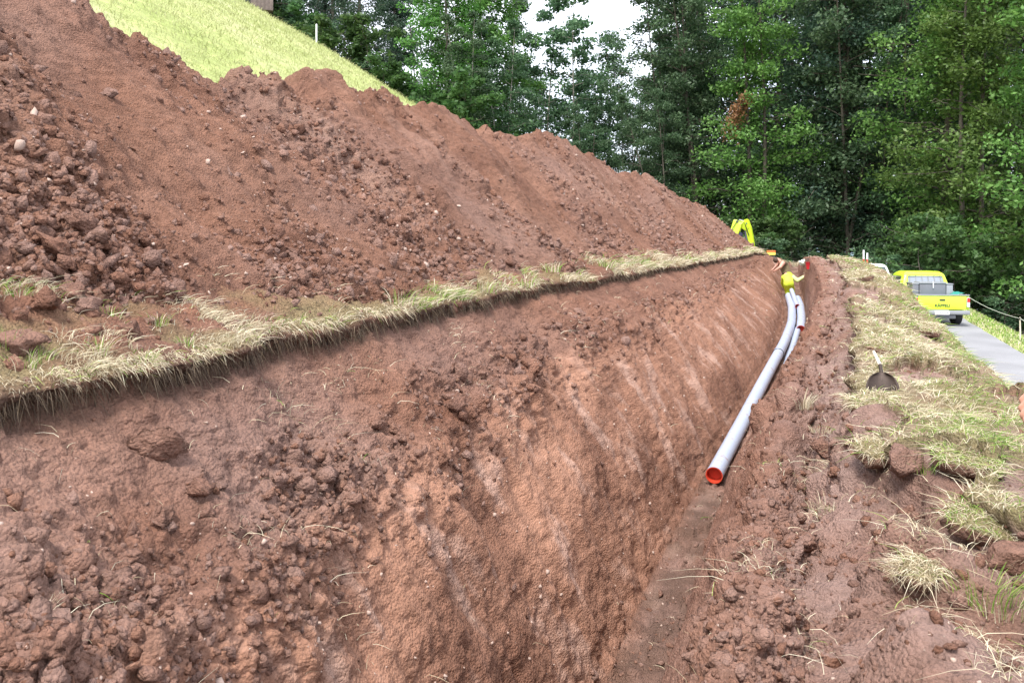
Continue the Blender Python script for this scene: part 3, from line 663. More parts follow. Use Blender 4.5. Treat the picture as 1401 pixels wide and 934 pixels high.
crumbs('crumbled_earth', C, np.clip(s, .010, .07), rg, ICO1, M['soil'])
# pale grit and pebbles, too small to pick up one by one
M['stone'] = plain('pale_stone', (.37, .27, .22), .85, noise=.18, scale=30, bump=.3)
C, i = pick(HEAP, wH, 1500, rg); crumbs('pale_grit', C, .0075 * np.exp(.45 * rg.normal(size=len(C))) * (1 + np.linalg.norm(C, axis=1) / 18), rg, ICO1, M['stone'])
C, i = pick(TRENCH, aT / dT ** 1.6 * inT * by_k(TK, [(0, 0), (5.4, 0), (6, .5), (8, 1), (12.9, 1.2), (13.1, .2), (14.5, .2), (15, .8), (18, .8), (19, 0), (24, 0)])[None, :], 1300, rg); crumbs('pale_grit', C, .006 * np.exp(.4 * rg.normal(size=len(C))) * (1 + np.linalg.norm(C, axis=1) / 18), rg, ICO1, M['stone'])

def lump_mesh(seed, base, mat, rough=.30, flat=(1, 1, .8), fr=1.1):
    V0, F0 = base; V = V0.copy()
    d = fbm(V[:, 0] * fr + seed * 3.1, V[:, 1] * fr, V[:, 2] * fr, 3, g=.6)
    # a few chopped faces, as broken earth has
    rr = np.random.default_rng(seed)
    V = V * (1 + rough * d)[:, None]
    for _ in range(9):
        n = rr.normal(size=3); n /= np.linalg.norm(n); h = rr.uniform(.5, .85)
        k = V @ n; V = V - np.where(k > h, k - h, 0)[:, None] * n
    V = V * (1 + .30 * fbm(V[:, 0] * 2.6 + seed, V[:, 1] * 2.6, V[:, 2] * 2.6, 4, g=.7))[:, None] * np.array(flat)
    me = np_mesh('clod', V, F0, mat, smooth=False)
    for a in ('ochre', 'smear', 'top', 'turf'): attr(me, a, np.zeros(len(V)))
    attr(me, 'grey', np.full(len(V), rr.uniform(0, .5)))
    return me
CLOD = [lump_mesh(s, ICO3, M['soil'], .55) for s in range(10)]
STONE = [lump_mesh(40 + s, ICO2, M['stone'], .25, (1, .8, .65), 1.0) for s in range(4)]
def nearest(G, u, v, mask=None):
    pu, pv, d = pix(G); e = (pu - u) ** 2 + (pv - v) ** 2 + np.where(d < .3, 1e9, 0)
    near = e < max(e.min(), 9) + 9
    dd = np.where(near, d, 1e9); return G.reshape(-1, 3)[dd.argmin()]
pT = pix(TRENCH); pH = pix(HEAP)
def near_fast(which, u, v):
    G, (pu, pv, d) = (TRENCH, pT) if which == 'T' else (HEAP, pH)
    e = (pu - u) ** 2 + (pv - v) ** 2 + np.where(d < .3, 1e9, 0)
    dd = np.where(e < max(e.min(), 4) + 6, d, 1e9); return G.reshape(-1, 3)[dd.argmin()]
def clod(p, r, name, label, cat, group=None, mesh=None, sq=1.0, sink=.25, rz=None):
    o = obj(name, mesh or random.choice(CLOD)); o.location = (p[0], p[1], p[2] + r * (.38 - sink))
    o.rotation_euler = (random.uniform(-.5, .5), random.uniform(-.5, .5), random.uniform(0, 6.28) if rz is None else rz); o.scale = (r * random.uniform(.85, 1.25), r * random.uniform(.85, 1.2), r * sq)
    return tag(o, label, cat, group)
# single big ones
p = near_fast('T', 212, 612); clod(p + np.array([.0, 0, -.01]), .15, 'earth_block', 'large jutting block of brown earth overhanging a dark hollow in the trench wall', 'earth block', mesh=CLOD[2], sq=.7)
p = near_fast('T', 1128, 618); clod(p, .13, 'sod_block', 'squarish dark sod block with straw on top lying on the bank', 'sod', mesh=CLOD[4], sq=.95)
p = near_fast('T', 1235, 640); clod(p, .16, 'sod_lump', 'broken sod lump with dark underside beside the turf edge', 'sod', mesh=CLOD[5], sq=.9)
p = near_fast('T', 1375, 770); clod(p, .15, 'sod_lump', 'dark broken sod lump behind a green grass tuft', 'sod', mesh=CLOD[1], sq=.9)
p = near_fast('H', 28, 205); clod(p, .072, 'pale_stone', 'largest pale pinkish stone on the face of the earth heap', 'stone', mesh=STONE[0], sq=.8, sink=.1)
for u, v, r in ((72, 340, .12), (118, 312, .14), (150, 128, .11), (98, 405, .13), (120, 420, .11), (60, 420, .11), (180, 455, .11), (20, 470, .13)):
    which = 'H' if v < 350 else 'T'
    p = near_fast(which, u, v)
    clod(p, r * .74, 'earth_clod', 'big loose red clod on the face of the earth heap' if which == 'H' else 'big loose clod among grass tufts on the trench lip', 'clod', 'big clods on the heap face' if which == 'H' else 'big clods on the grassy lip')
for k in range(44):                      # foot of the heap
    y = random.uniform(2.6, 19); i = int(np.abs(Yp - y).argmin()); j = random.randint(8, 52); p = HEAP[i, j]
    clod(p, random.uniform(.033, .075) * (1 + y / 35), 'earth_clod', 'loose clod that rolled to the foot of the earth heap', 'clod', 'clods at the foot of the heap')
kk = [int(np.abs(TK - q).argmin()) for q in (6.2, 8.2)]
for k in range(60):                      # ledge of the cut wall
    y = 1.8 + 11 * random.random() ** 1.4; i = int(np.abs(Ys - y).argmin()); j = random.randint(*kk); p = TRENCH[i, j]
    clod(p, random.uniform(.026, .08), 'earth_clod', 'loose clod lodged on the ledge halfway up the trench wall', 'clod', 'clods on the trench wall ledge', sink=.3)
kk = [int(np.abs(TK - q).argmin()) for q in (14.6, 18.2)]
for k in range(70):                      # spoil on the right bank
    y = 2.9 + 13 * random.random() ** 1.5; i = int(np.abs(Ys - y).argmin()); j = random.randint(*kk); p = TRENCH[i, j]
    clod(p, random.uniform(.025, .075), 'earth_clod', 'loose clod on the bare spoil between trench and turf', 'clod', 'clods on the right-hand bank', sink=.3)
for k in range(40):                      # stones in the heap
    y = 3.4 + 18 * random.random(); i = int(np.abs(Yp - y).argmin()); j = random.randint(10, 230); p = HEAP[i, j]
    clod(p, random.uniform(.014, .03) * (1 + y / 24), 'pale_stone', 'small pale stone sticking out of the earth heap', 'stone', 'small stones in the heap', mesh=random.choice(STONE), sq=.04 * (1 + y / 24) * .5, sink=.2)

# ---------------- grass
STRAW = np.array([[.64, .56, .40], [.55, .47, .32], [.72, .66, .50], [.40, .32, .21]])
GREEN = np.array([[.17, .30, .045], [.26, .38, .08], [.33, .42, .11], [.12, .22, .04]])
def blades(C, h, lean, width, tint, rg, droop=.5, segs=3):
    """bent tapering blades rooted at C; lean = direction the tip falls to"""
    n = len(C); t = np.linspace(0, 1, segs + 1)
    side = np.cross(lean + rg.normal(size=(n, 3)) * .6, rg.normal(size=(n, 3))); side /= np.maximum(np.linalg.norm(side, axis=1), 1e-6)[:, None]
    up = np.array([0, 0, 1.0]); V = []
    for k in t:
        c = C + h[:, None] * (up[None] * (k - droop * k ** 2)[..., None] if np.isscalar(droop) else up[None] * (k - droop * k ** 2)[:, None]) + lean * h[:, None] * k ** 1.6
        w_ = width[:, None] * (1 - k) ** .7 * .5 + .0003
        V += [c - side * w_, c + side * w_]
    V = np.stack(V, 1); m = 2 * (segs + 1); F = []
    for k in range(segs): F.append([2 * k, 2 * k + 1, 2 * k + 3, 2 * k + 2])
    F = np.array(F)[None] + (np.arange(n) * m)[:, None, None]
    sh = np.repeat(tint[:, None, :], m, 1)
    return V.reshape(-1, 3), F.reshape(-1, 4), sh.reshape(-1, 3)
def grass_obj(name, chunks, kind='stuff'):
    V, F, T, o = [], [], [], 0
    for v, f, t in chunks: V.append(v); F.append(f + o); T.append(t); o += len(v)
    me = np_mesh(name, np.concatenate(V), np.concatenate(F), M['grass'], smooth=True); attr(me, 'tint', np.concatenate(T))
    return tag(obj(name, me), kind=kind)
def tints(n, green, rg):
    g = rg.uniform(0, 1, n) < green
    c = np.where(g[:, None], GREEN[rg.integers(0, len(GREEN), n)], STRAW[rg.integers(0, len(STRAW), n)])
    return c * rg.uniform(.75, 1.2, (n, 1))
rg = np.random.default_rng(5)
pxw = lambda C: np.linalg.norm(C, axis=1) / 840.0
# thatch along the broken lip: tufts standing up, straw hanging over the edge
w_ = aT / dT ** 1.3 * inT * by_k(TK, [(0, 0), (1.3, .1), (1.8, .5), (2.7, .9), (3.1, 1.6), (3.6, .8), (4.1, 0), (24, 0)])[None, :] * np.clip(-.05 + 2.8 * fbm(TY * 1.5, TW * 1.5, 3.3, 3) + .35 * (TY > 14), .015, 1.6)
C, i = pick(TRENCH, w_, 15000, rg); n = len(C)
gr = np.clip(.12 + .75 * fbm(C[:, 1] * 1.1, C[:, 0] * 2, 6.6, 2), .03, .8)
lean = rg.normal(size=(n, 3)) * .45; lean[:, 0] += .55; lean[:, 2] *= .2
h = rg.uniform(.025, .10, n) * (.85 + np.clip(C[:, 1] / 10, 0, 1.9)); tn = tints(n, gr, rg)
up_b = blades(C, h, lean, np.maximum(.0035, .75 * pxw(C)), tn, rg, .55)
j = (np.abs(TK - 3.25) < .45); Cl = TRENCH[:, j].reshape(-1, 3); wl = (aT / dT ** 1.3 * inT)[:, j].ravel(); wl = wl * np.clip(.35 + 1.5 * fbm(Cl[:, 1] * 1.5, Cl[:, 1] * 0 + 2.0, 3.3, 3), .06, 1.4); k = rg.choice(len(Cl), 7500, p=wl / wl.sum()); C = Cl[k] + rg.normal(0, .01, (7500, 3)); n = 7500
lean = rg.normal(size=(n, 3)) * .35; lean[:, 0] += .75; lean[:, 2] -= .9
h = rg.uniform(.018, .08, n) * (.5 + .9 * np.clip(.5 + fbm(C[:, 1] * 2.1, C[:, 1] * 0, 2.6, 2), 0, 1)); hang = blades(C, h, lean, np.maximum(.004, .7 * pxw(C)), tints(n, np.full(n, .08), rg), rg, .5, 2)
grass_obj('lip_grass', [up_b, hang])
# dark roots under the sod
j = (TK > 3.9) & (TK < 5.0); Cl = TRENCH[:, j].reshape(-1, 3); wl = (aT / dT ** 1.3 * inT)[:, j].ravel(); k = rg.choice(len(Cl), 6000, p=wl / wl.sum()); C = Cl[k]; n = len(C)
lean = rg.normal(size=(n, 3)) * .3; lean[:, 0] += .35; lean[:, 2] -= 1.6
rc = np.array([[.06, .04, .028], [.11, .08, .055], [.20, .15, .10]])[rg.integers(0, 3, n)]
grass_obj('sod_roots', [blades(C, rg.uniform(.04, .13, n), lean, np.maximum(.003, .7 * pxw(C)), rc, rg, .3, 2)])
# turf of the right bank: matted straw with green patches
gp = sstep(.05, .45, fbm(TX * 1.1, TY * .55, 4.2, 3)); gp = np.maximum(gp, np.where(Kg > 20.6, sstep(.0, .3, fbm(TX * .8, TY * .4, 9.2, 2) + .12), 0)); gp = np.maximum(gp, sstep(21.4, 22.0, Kg))
w_ = aT / dT ** 1.5 * inT * by_k(TK, [(0, 0), (18.8, 0), (19.1, 1.4), (20, 1), (21, 1), (22, .9), (23, .9), (23.2, 0), (24, 0)])[None, :] * np.clip(turf, .04, 1.2)
C, i = pick(TRENCH, w_, 52000, rg); n = len(C); g = gp.ravel()[i]
lean = rg.normal(size=(n, 3)) * .8; lean[:, 2] *= .2; lean[:, 0] += .2
h = np.where(rg.uniform(0, 1, n) < g, rg.uniform(.05, .16, n), rg.uniform(.05, .15, n)); drp = .72
grass_obj('bank_turf', [blades(C, h, lean, np.maximum(.004, .62 * pxw(C)), tints(n, np.clip(.12 + .66 * g, 0, .85), rg), rg, drp, 2)])
# straw lying on the bare bank and fallen on the walls
w_ = aT / dT ** 1.6 * inT * by_k(TK, [(0, 0), (5.2, 0), (5.6, .4), (7.5, .5), (8.5, .06), (13, .05), (15, .15), (16.5, 1), (18.8, 1.4), (19, .3), (20, 0), (24, 0)])[None, :] * np.clip(fbm(TX * 1.9, TY * 1.5, 3.2, 3), .03, 1) ** 1.3
C, i = pick(TRENCH, w_, 5200, rg); n = len(C); lean = rg.normal(size=(n, 3)) * 1.1; lean[:, 2] *= .3
grass_obj('fallen_straw', [blades(C + np.array([0, 0, .012]), rg.uniform(.03, .12, n), lean, np.maximum(.003, .55 * pxw(C)), tints(n, np.full(n, .04), rg), rg, .9)])

# tufts that stand out one by one
def tuft(which, u, v, n, hgt, spread, green, label, group=None, dz=0.0, name='grass_tuft', lx_=0.0):
    p = near_fast(which, u, v); r = np.random.default_rng(int(u * 7 + v))
    a = r.uniform(0, 6.283, n); q = np.sqrt(r.uniform(0, 1, n)) * spread
    C = np.stack([np.cos(a) * q, np.sin(a) * q, np.full(n, -.02)], 1)
    lean = np.stack([np.cos(a), np.sin(a), np.zeros(n)], 1) * r.uniform(.1, .7, (n, 1)); lean[:, 0] += lx_
    h = hgt * r.uniform(.5, 1.15, n); d = np.linalg.norm(p)
    V, F, T = blades(C, h, lean, np.full(n, max(.0035, .7 * d / 840)), tints(n, np.full(n, green), r), r, .35)
    me = np_mesh(name, V, F, M['grass']); attr(me, 'tint', T)
    return tag(obj(name, me, loc=(p[0], p[1], p[2] + dz)), label, 'grass tuft', group)
for u, v, hh in ((105, 375, .22), (140, 395, .24), (85, 380, .14), (150, 430, .16), (25, 405, .16), (10, 470, .22), (135, 480, .2), (200, 490, .16), (258, 470, .14), (30, 500, .2), (218, 440, .18), (55, 490, .17)):
    tuft('T', u, v, 46, hh * .75, .055, .65, 'upright green and straw grass tuft among clods on the trench lip', 'grass tufts on the grassy lip')
tuft('T', 1345, 822, 90, .26, .13, .92, 'fresh bright green grass tuft in the broken bank', lx_=.1)
tuft('T', 1372, 836, 70, .2, .12, .5, 'straw and green tuft beside the dark sod lump')
tuft('T', 1250, 800, 80, .16, .09, .03, 'pale dry straw tuft hanging off a bank mound', lx_=-.5)
tuft('T', 1100, 555, 90, .30, .12, .03, 'pale dry straw tuft standing on the bare bank')
tuft('T', 1122, 608, 50, .10, .10, .10, 'thin straw tuft on top of the loose sod block', dz=.13)
tuft('T', 62, 830, 40, .095, .04, .25, 'small straw tuft fallen on the trench wall')
tuft('T', 1130, 690, 60, .13, .14, .03, 'flattened dry straw tuft on the bank soil')
tuft('T', 1265, 640, 60, .14, .08, .75, 'bright green tuft on the turf edge of the bank')
for u, v in ((775, 365), (755, 368), (830, 362), (935, 352), (720, 388), (545, 412), (660, 395), (880, 358)):
    tuft('T', u, v, 60, .24, .13, .55, 'green tuft standing out of the straw along the lip', 'green tufts along the lip')

# torn slabs of turf, tipped on the broken bank
def sod_slab(u, v, sx, sy, th, tilt, rz, label, green=.3, dz=0.0):
    p = near_fast('T', u, v); r = np.random.default_rng(int(u + v)); n = 26
    o = empty('sod_piece', (p[0], p[1], p[2] + dz), rz); o.rotation_euler = (tilt[0], tilt[1], rz); tag(o, label, 'sod')
    V0, F0 = ICO3; q = np.sign(V0) * np.abs(V0) ** .55
    V = q * (1 + .16 * fbm(V0[:, 0] * 2.2 + u, V0[:, 1] * 2.2, V0[:, 2] * 2.2, 4, g=.65))[:, None] * np.array([sx, sy, th])
    me = np_mesh('earth_slab', V, F0, M['soil'], False)
    for nm in ('ochre', 'smear'): attr(me, nm, np.zeros(len(V)))
    attr(me, 'top', np.where(V[:, 2] < th * .5, .35, .1)); attr(me, 'turf', np.where(V0[:, 2] > .35, .9, 0)); attr(me, 'grey', np.full(len(V), .3)); obj('earth_slab', me, o)
    m = 700; C = np.stack([r.uniform(-1.02, 1.02, m) * sx, r.uniform(-1.02, 1.02, m) * sy, np.full(m, th * .8)], 1)
    e = np.maximum(np.abs(C[:, 0]) / sx, np.abs(C[:, 1]) / sy); lean = r.normal(size=(m, 3)) * .7; lean[:, 2] = -.4 * e
    lean[:, :2] += C[:, :2] / np.array([sx, sy]) * (.9 * e ** 3)[:, None]
    Vb, Fb, Tb = blades(C, r.uniform(.04, .11, m), lean, np.full(m, max(.004, .6 * np.linalg.norm(p) / 840)), tints(m, np.full(m, green), r), r, .7, 2)
    mg = np_mesh('grass_mat', Vb, Fb, M['grass']); attr(mg, 'tint', Tb); obj('grass_mat', mg, o)
sod_slab(1215, 622, .24, .17, .06, (R(10), R(-10), 0), .5, 'torn straw-covered turf slab overhanging a dark hollow on the bank', .12, .05)
sod_slab(1345, 732, .20, .13, .055, (R(12), R(10), 0), -.4, 'tipped turf slab above the dark hollow with green tuft', .35, .05)
sod_slab(1262, 795, .11, .09, .045, (R(14), R(-16), 0), .9, 'small straw-topped turf slab on a bank mound', .05, .06)
sod_slab(1185, 558, .16, .14, .055, (R(12), R(-12), 0), .2, 'dark-sided turf slab at the edge of the bank turf', .15, .03)
sod_slab(1210, 474, .26, .22, .07, (R(14), R(8), 0), -.3, 'large humped turf slab beyond the shovel', .2, .0)
sod_slab(1172, 376, .34, .34, .09, (R(12), R(-8), 0), .3, 'dry turf slab below the two banded stakes', .1, .0)
sod_slab(1320, 640, .20, .14, .05, (R(12), R(6), 0), .1, 'green and straw turf slab lying flat on the bank turf', .5, .02)
sod_slab(1262, 452, .30, .24, .07, (R(14), R(8), 0), -.2, 'straw turf slab on the bank beside the road', .12, .0)
# meadow: short mown grass over the slope seen above the heap
mx_, my_ = rg.uniform(-40, -9, 900000), rg.uniform(9, 44, 900000); mz_ = land(mx_, my_)
mu, mv, md = pix(np.stack([mx_, my_, mz_], -1)); ok = (mu > 40) & (mu < 640) & (mv > -60) & (mv < 190)
ok &= rg.uniform(0, 1, len(mu)) < np.clip((22 / md) ** 1.2, 0, 1)
C = np.stack([mx_, my_, mz_], -1)[ok][:26000]; n = len(C); lean = rg.normal(size=(n, 3)) * .5; lean[:, 2] *= .1
mt_ = np.clip(.62 + .6 * fbm(C[:, 0] * .4, C[:, 1] * .4, 1.2, 3), .2, .95)
tn = np.array([.33, .37, .14]) * (1 - mt_[:, None]) + np.array([.43, .435, .22]) * mt_[:, None]; tn = tn * rg.uniform(.85, 1.12, (n, 1))
grass_obj('meadow_grass', [blades(C, rg.uniform(.06, .16, n) * (1 + md[ok][:26000] / 60), lean, .8 * pxw(C), tn, rg, .35, 2)])
# verge between road and wood
C = np.stack([rg.uniform(5.95, 7.3, 9000), rg.uniform(20, 46, 9000), np.zeros(9000)], -1); C[:, 2] = land(C[:, 0], C[:, 1]); n = len(C)
lean = rg.normal(size=(n, 3)) * .4; lean[:, 2] *= .1
grass_obj('verge_grass', [blades(C, rg.uniform(.06, .17, n), lean, .8 * pxw(C), tints(n, np.full(n, .7), rg), rg, .35, 2)])
# ================================================================== mesh tools for built things
def from_bm(name, bm, mat, parent=None, smooth=False, loc=None):
    bmesh.ops.recalc_face_normals(bm, faces=bm.faces[:])
    me = bpy.data.meshes.new(name); bm.to_mesh(me); bm.free()
    for m in (mat if isinstance(mat, (list, tuple)) else [mat]): me.materials.append(m)
    if smooth: me.polygons.foreach_set('use_smooth', np.ones(len(me.polygons), dtype=bool))
    return obj(name, me, parent, loc)
def hull(name, pts, mat, parent=None, bev=.03, seg=3, smooth=True):
    bm = bmesh.new()
    for p in pts: bm.verts.new(p)
    r = bmesh.ops.convex_hull(bm, input=bm.verts[:])
    bmesh.ops.delete(bm, geom=[g for g in r['geom_unused'] if isinstance(g, bmesh.types.BMVert)], context='VERTS')
    bmesh.ops.dissolve_limit(bm, angle_limit=R(3), verts=bm.verts[:], edges=bm.edges[:])
    if bev: bmesh.ops.bevel(bm, geom=bm.edges[:], offset=bev, segments=seg, profile=.5, affect='EDGES', clamp_overlap=True)
    o = from_bm(name, bm, mat, parent)
    if smooth:
        o.data.polygons.foreach_set('use_smooth', np.ones(len(o.data.polygons), dtype=bool))
        o.data.set_sharp_from_angle(angle=R(35))
    return o
def boxp(x0, x1, y0, y1, z0, z1): return [(x, y, z) for x in (x0, x1) for y in (y0, y1) for z in (z0, z1)]
def box(name, x0, x1, y0, y1, z0, z1, mat, parent=None, bev=.01): return hull(name, boxp(x0, x1, y0, y1, z0, z1), mat, parent, bev, 2)
def bar(name, path, rad, mat, parent=None, n=10, caps=True):
    V, F = tube(path, rad if hasattr(rad, '__len__') else [rad] * len(path), n)
    me = bpy.data.meshes.new(name); faces = [tuple(map(int, f)) for f in F]
    if caps: faces += [tuple(range(n))[::-1], tuple(range(len(V) - n, len(V)))]
    me.from_pydata([tuple(v) for v in V], [], faces); me.materials.append(mat); me.polygons.foreach_set('use_smooth', np.ones(len(me.polygons), dtype=bool)); me.set_sharp_from_angle(angle=R(50))
    return obj(name, me, parent)
def lathe(name, prof, mat, parent=None, n=28, axis='X', loc=None):
    """prof: [(r, h)] turned about an axis"""
    V, F = [], []
    for r, h in prof:
        for k in range(n):
            a = 2 * math.pi * k / n; c, s = r * math.cos(a), r * math.sin(a)
            V.append({'X': (h, c, s), 'Y': (c, h, s), 'Z': (c, s, h)}[axis])
    for i in range(len(prof) - 1):
        for k in range(n): F.append((i * n + k, i * n + (k + 1) % n, (i + 1) * n + (k + 1) % n, (i + 1) * n + k))
    bm = bmesh.new(); vv = [bm.verts.new(v) for v in V]
    for f in F: bm.faces.new([vv[i] for i in f])
    bmesh.ops.remove_doubles(bm, verts=bm.verts[:], dist=1e-5)
    o = from_bm(name, bm, mat, parent, True, loc); o.data.set_sharp_from_angle(angle=R(40)); return o

M['lime'] = plain('lime_paint', (.50, .68, .03), .35, noise=.04, scale=2, coat=.4)
M['steel_grey'] = plain('dark_grey_metal', (.10, .105, .12), .5, .3, .08, 5)
M['grey_box'] = plain('grey_box_plastic', (.13, .135, .155), .55, noise=.07, scale=6)
M['grey_light'] = plain('light_grey_metal', (.27, .28, .30), .45, .4, .08, 6)
M['rubber'] = plain('rubber', (.018, .018, .020), .85, noise=.2, scale=20)
M['glass_dark'] = plain('tinted_glass', (.035, .05, .055), .08, noise=.02)
M['glass_rear'] = plain('bright_glass', (.24, .27, .31), .15, noise=.08, scale=3)
M['white'] = plain('white_paint', (.78, .78, .80), .4, noise=.03)
M['red_lamp'] = plain('red_lamp', (.55, .02, .02), .25, noise=.05)
M['tarp'] = plain('green_tarp', (.02, .22, .17), .5, noise=.12, scale=6, bump=.3)
M['ink'] = plain('dark_lettering', (.02, .025, .02), .6, noise=.02)
def muddy_pvc():
    m, t, b = new_mat('pale_pipe_plastic'); L = t.links.new
    geo = N(t, 'ShaderNodeNewGeometry'); n = N(t, 'ShaderNodeTexNoise', Scale=3.2, Detail=8.0, Roughness=.7); L(geo.outputs['Position'], n.inputs['Vector'])
    L(mixc(t, ramp(t, n.outputs['Fac'], [(.56, 0.0), (.68, .75)]), (.37, .42, .53), (.25, .15, .11)), b.inputs['Base Color']); L(ramp(t, n.outputs['Fac'], [(.5, .32), (.66, .8)]), b.inputs['Roughness'])
    return m
M['pvc'] = muddy_pvc()
M['pvc_red'] = plain('red_pipe_lining', (.56, .055, .025), .45, noise=.10, scale=12)
M['red'] = plain('red_plastic', (.62, .02, .03), .4, noise=.05)
M['orange'] = plain('orange_board', (.75, .16, .03), .5, noise=.05)
M['yellow'] = plain('yellow_board', (.72, .62, .10), .5, noise=.05)
M['wood_old'] = plain('old_wood', (.17, .13, .12), .85, noise=.25, scale=5, bump=.4)
M['wood_pale'] = plain('pale_wood', (.62, .55, .44), .6, noise=.12, scale=14)
M['iron'] = plain('rusty_brown_iron', (.045, .030, .024), .55, .5, .25, 18)
M['skin'] = plain('skin', (.52, .27, .20), .55, noise=.07, scale=25)
M['hivis'] = plain('hivis_cloth', (.62, .80, .05), .75, noise=.10, scale=9, bump=.2)
M['khaki'] = plain('khaki_cloth', (.16, .12, .065), .9, noise=.15, scale=12, bump=.2)
M['navy'] = plain('navy_cloth', (.03, .035, .07), .9, noise=.15, scale=12)
M['pale_cloth'] = plain('pale_cloth', (.62, .66, .55), .85, noise=.12, scale=10)
M['hair'] = plain('brown_hair', (.06, .035, .022), .8, noise=.2, scale=30)
M['boot'] = plain('boot_leather', (.05, .04, .03), .7, noise=.15)

# ---------------- pipes in the trench
def floor_z(Y): return float(np.interp(Y, [-2, 7.2, 12.8, 17.7, 22.8, 29, 33.6, 36], [-4.5, -3.82, -3.4, -3.0, -2.6, -2.1, -1.75, -1.5]))
def spline(pts, n):
    pts = np.asarray(pts, float); t = np.concatenate([[0], np.cumsum(np.linalg.norm(np.diff(pts, axis=0), axis=1))]); tt = np.linspace(0, t[-1], 400)
    o = np.stack([np.interp(tt, t, pts[:, i]) for i in range(3)], 1); k = np.hanning(71); k /= k.sum()
    pad = np.concatenate([o[0] + (o[0] - o[1]) * np.arange(35, 0, -1)[:, None], o, o[-1] + (o[-1] - o[-2]) * np.arange(1, 36)[:, None]])
    o = np.stack([np.convolve(pad[:, i], k, 'valid') for i in range(3)], 1)
    return o[np.linspace(0, 399, n).astype(int)]
def pipe(name, pts, r, label, group=None, n=70, couplings=(), end=True, marks=()):
    path = spline(pts, n); base = path[0].copy()
    root = empty(name, base - np.array([0, 0, r])); off = -(base - np.array([0, 0, r])); path = path + off
    bar('pipe_wall', path, r, M['pvc'], root, 28, caps=False)
    # open end: a rim, the red lining and the stop set back inside
    d = path[0] - path[1]; d /= np.linalg.norm(d)
    inn = np.concatenate([[path[0] + d * .003], path[0][None] - d * np.array([.02, .06, .12])[:, None]])
    V1, F1 = tube([path[0] - d * .05, path[0] + d * .006], [r * 1.012, r * 1.012], 28); V2, F2 = tube([path[0] + d * .006, path[0] - d * .14], [r * .90, r * .90], 28)
    V, F = join([(V2, F2)]); F = F.tolist(); F.append(list(range(28, 56)))
    me = bpy.data.meshes.new('red_lining'); me.from_pydata([tuple(v) for v in V], [], [tuple(f) for f in F]); me.materials.append(M['pvc_red']); obj('red_lining', me, root)
    Vr = np.concatenate([tube([path[0], path[0] + d * .006], [r, r], 28)[0][28:], tube([path[0], path[0] + d * .006], [r * .9, r * .9], 28)[0][28:]])
    Fr = [(k, (k + 1) % 28, 28 + (k + 1) % 28, 28 + k) for k in range(28)]
    me = bpy.data.meshes.new('pipe_rim'); me.from_pydata([tuple(v) for v in Vr], [], Fr); me.materials.append(M['pvc_red']); obj('pipe_rim', me, root)
    seg = np.concatenate([[0], np.cumsum(np.linalg.norm(np.diff(path, axis=0), axis=1))])
    def at(s): return np.array([np.interp(s, seg, path[:, i]) for i in range(3)])
    for s in couplings:
        bar('coupling', [at(s), at(s + .10), at(s + .2), at(s + .21)], [r * 1.10, r * 1.11, r * 1.10, r * 1.01], M['pvc'], root, 28)
        bar('seal_ring', [at(s - .015), at(s)], [r * 1.03, r * 1.12], M['rubber'], root, 28)
    for s in marks:
        c = at(s); dd = at(s + .1) - c; dd /= np.linalg.norm(dd); sd = np.cross(dd, [0, 0, 1]); sd /= np.linalg.norm(sd); up = np.cross(sd, dd)
        pts_ = []
        for a in (.35, .75):
            nn = up * math.cos(a) - sd * math.sin(a)
            for q in (0, .13):
                for e in (1.004, .985): pts_.append(c + nn * r * e + dd * q)
        hull('printed_mark', pts_, M['ink'], root, 0)
    return tag(root, label, 'pipe', group)
zf = lambda Y, e: floor_z(Y) + e
pA = [(-1.08, 12.4, zf(12.4, .17)), (-.86, 15, zf(15, .17)), (-.64, 17.7, zf(17.7, .18)), (-.42, 20.3, zf(20.3, .19)), (-.21, 22.8, zf(22.8, .19)), (-.04, 26, zf(26, .17)), (-.04, 29, zf(29, .17)), (-.16, 31.8, zf(31.8, .18))]
pipe('drain_pipe', pA, .122, 'long pale pipe with red open end curving along the trench floor', couplings=(8.9,), marks=(12.2, 12.6, 13.4))
pB = [(.20, 24.9, zf(24.9, .16)), (.24, 27, zf(27, .16)), (.22, 29.5, zf(29.5, .17)), (.14, 31.2, zf(31.2, .17))]
pipe('drain_pipe', pB, .122, 'shorter pale pipe lying behind the long one, its dark red end showing', n=40)
pipe('pipe_offcut', [P(1074, 503, Y=20.9), P(1084, 474, Y=23.2), P(1092, 450, Y=25.2)], .085, 'thin pale pipe offcut leaning on the right trench wall', n=14)
pipe('pipe_offcut', [P(1091, 419, Y=28.7), P(1083, 397, Y=31.8)], .075, 'short pale pipe offcut at the feet of the workers', n=8)

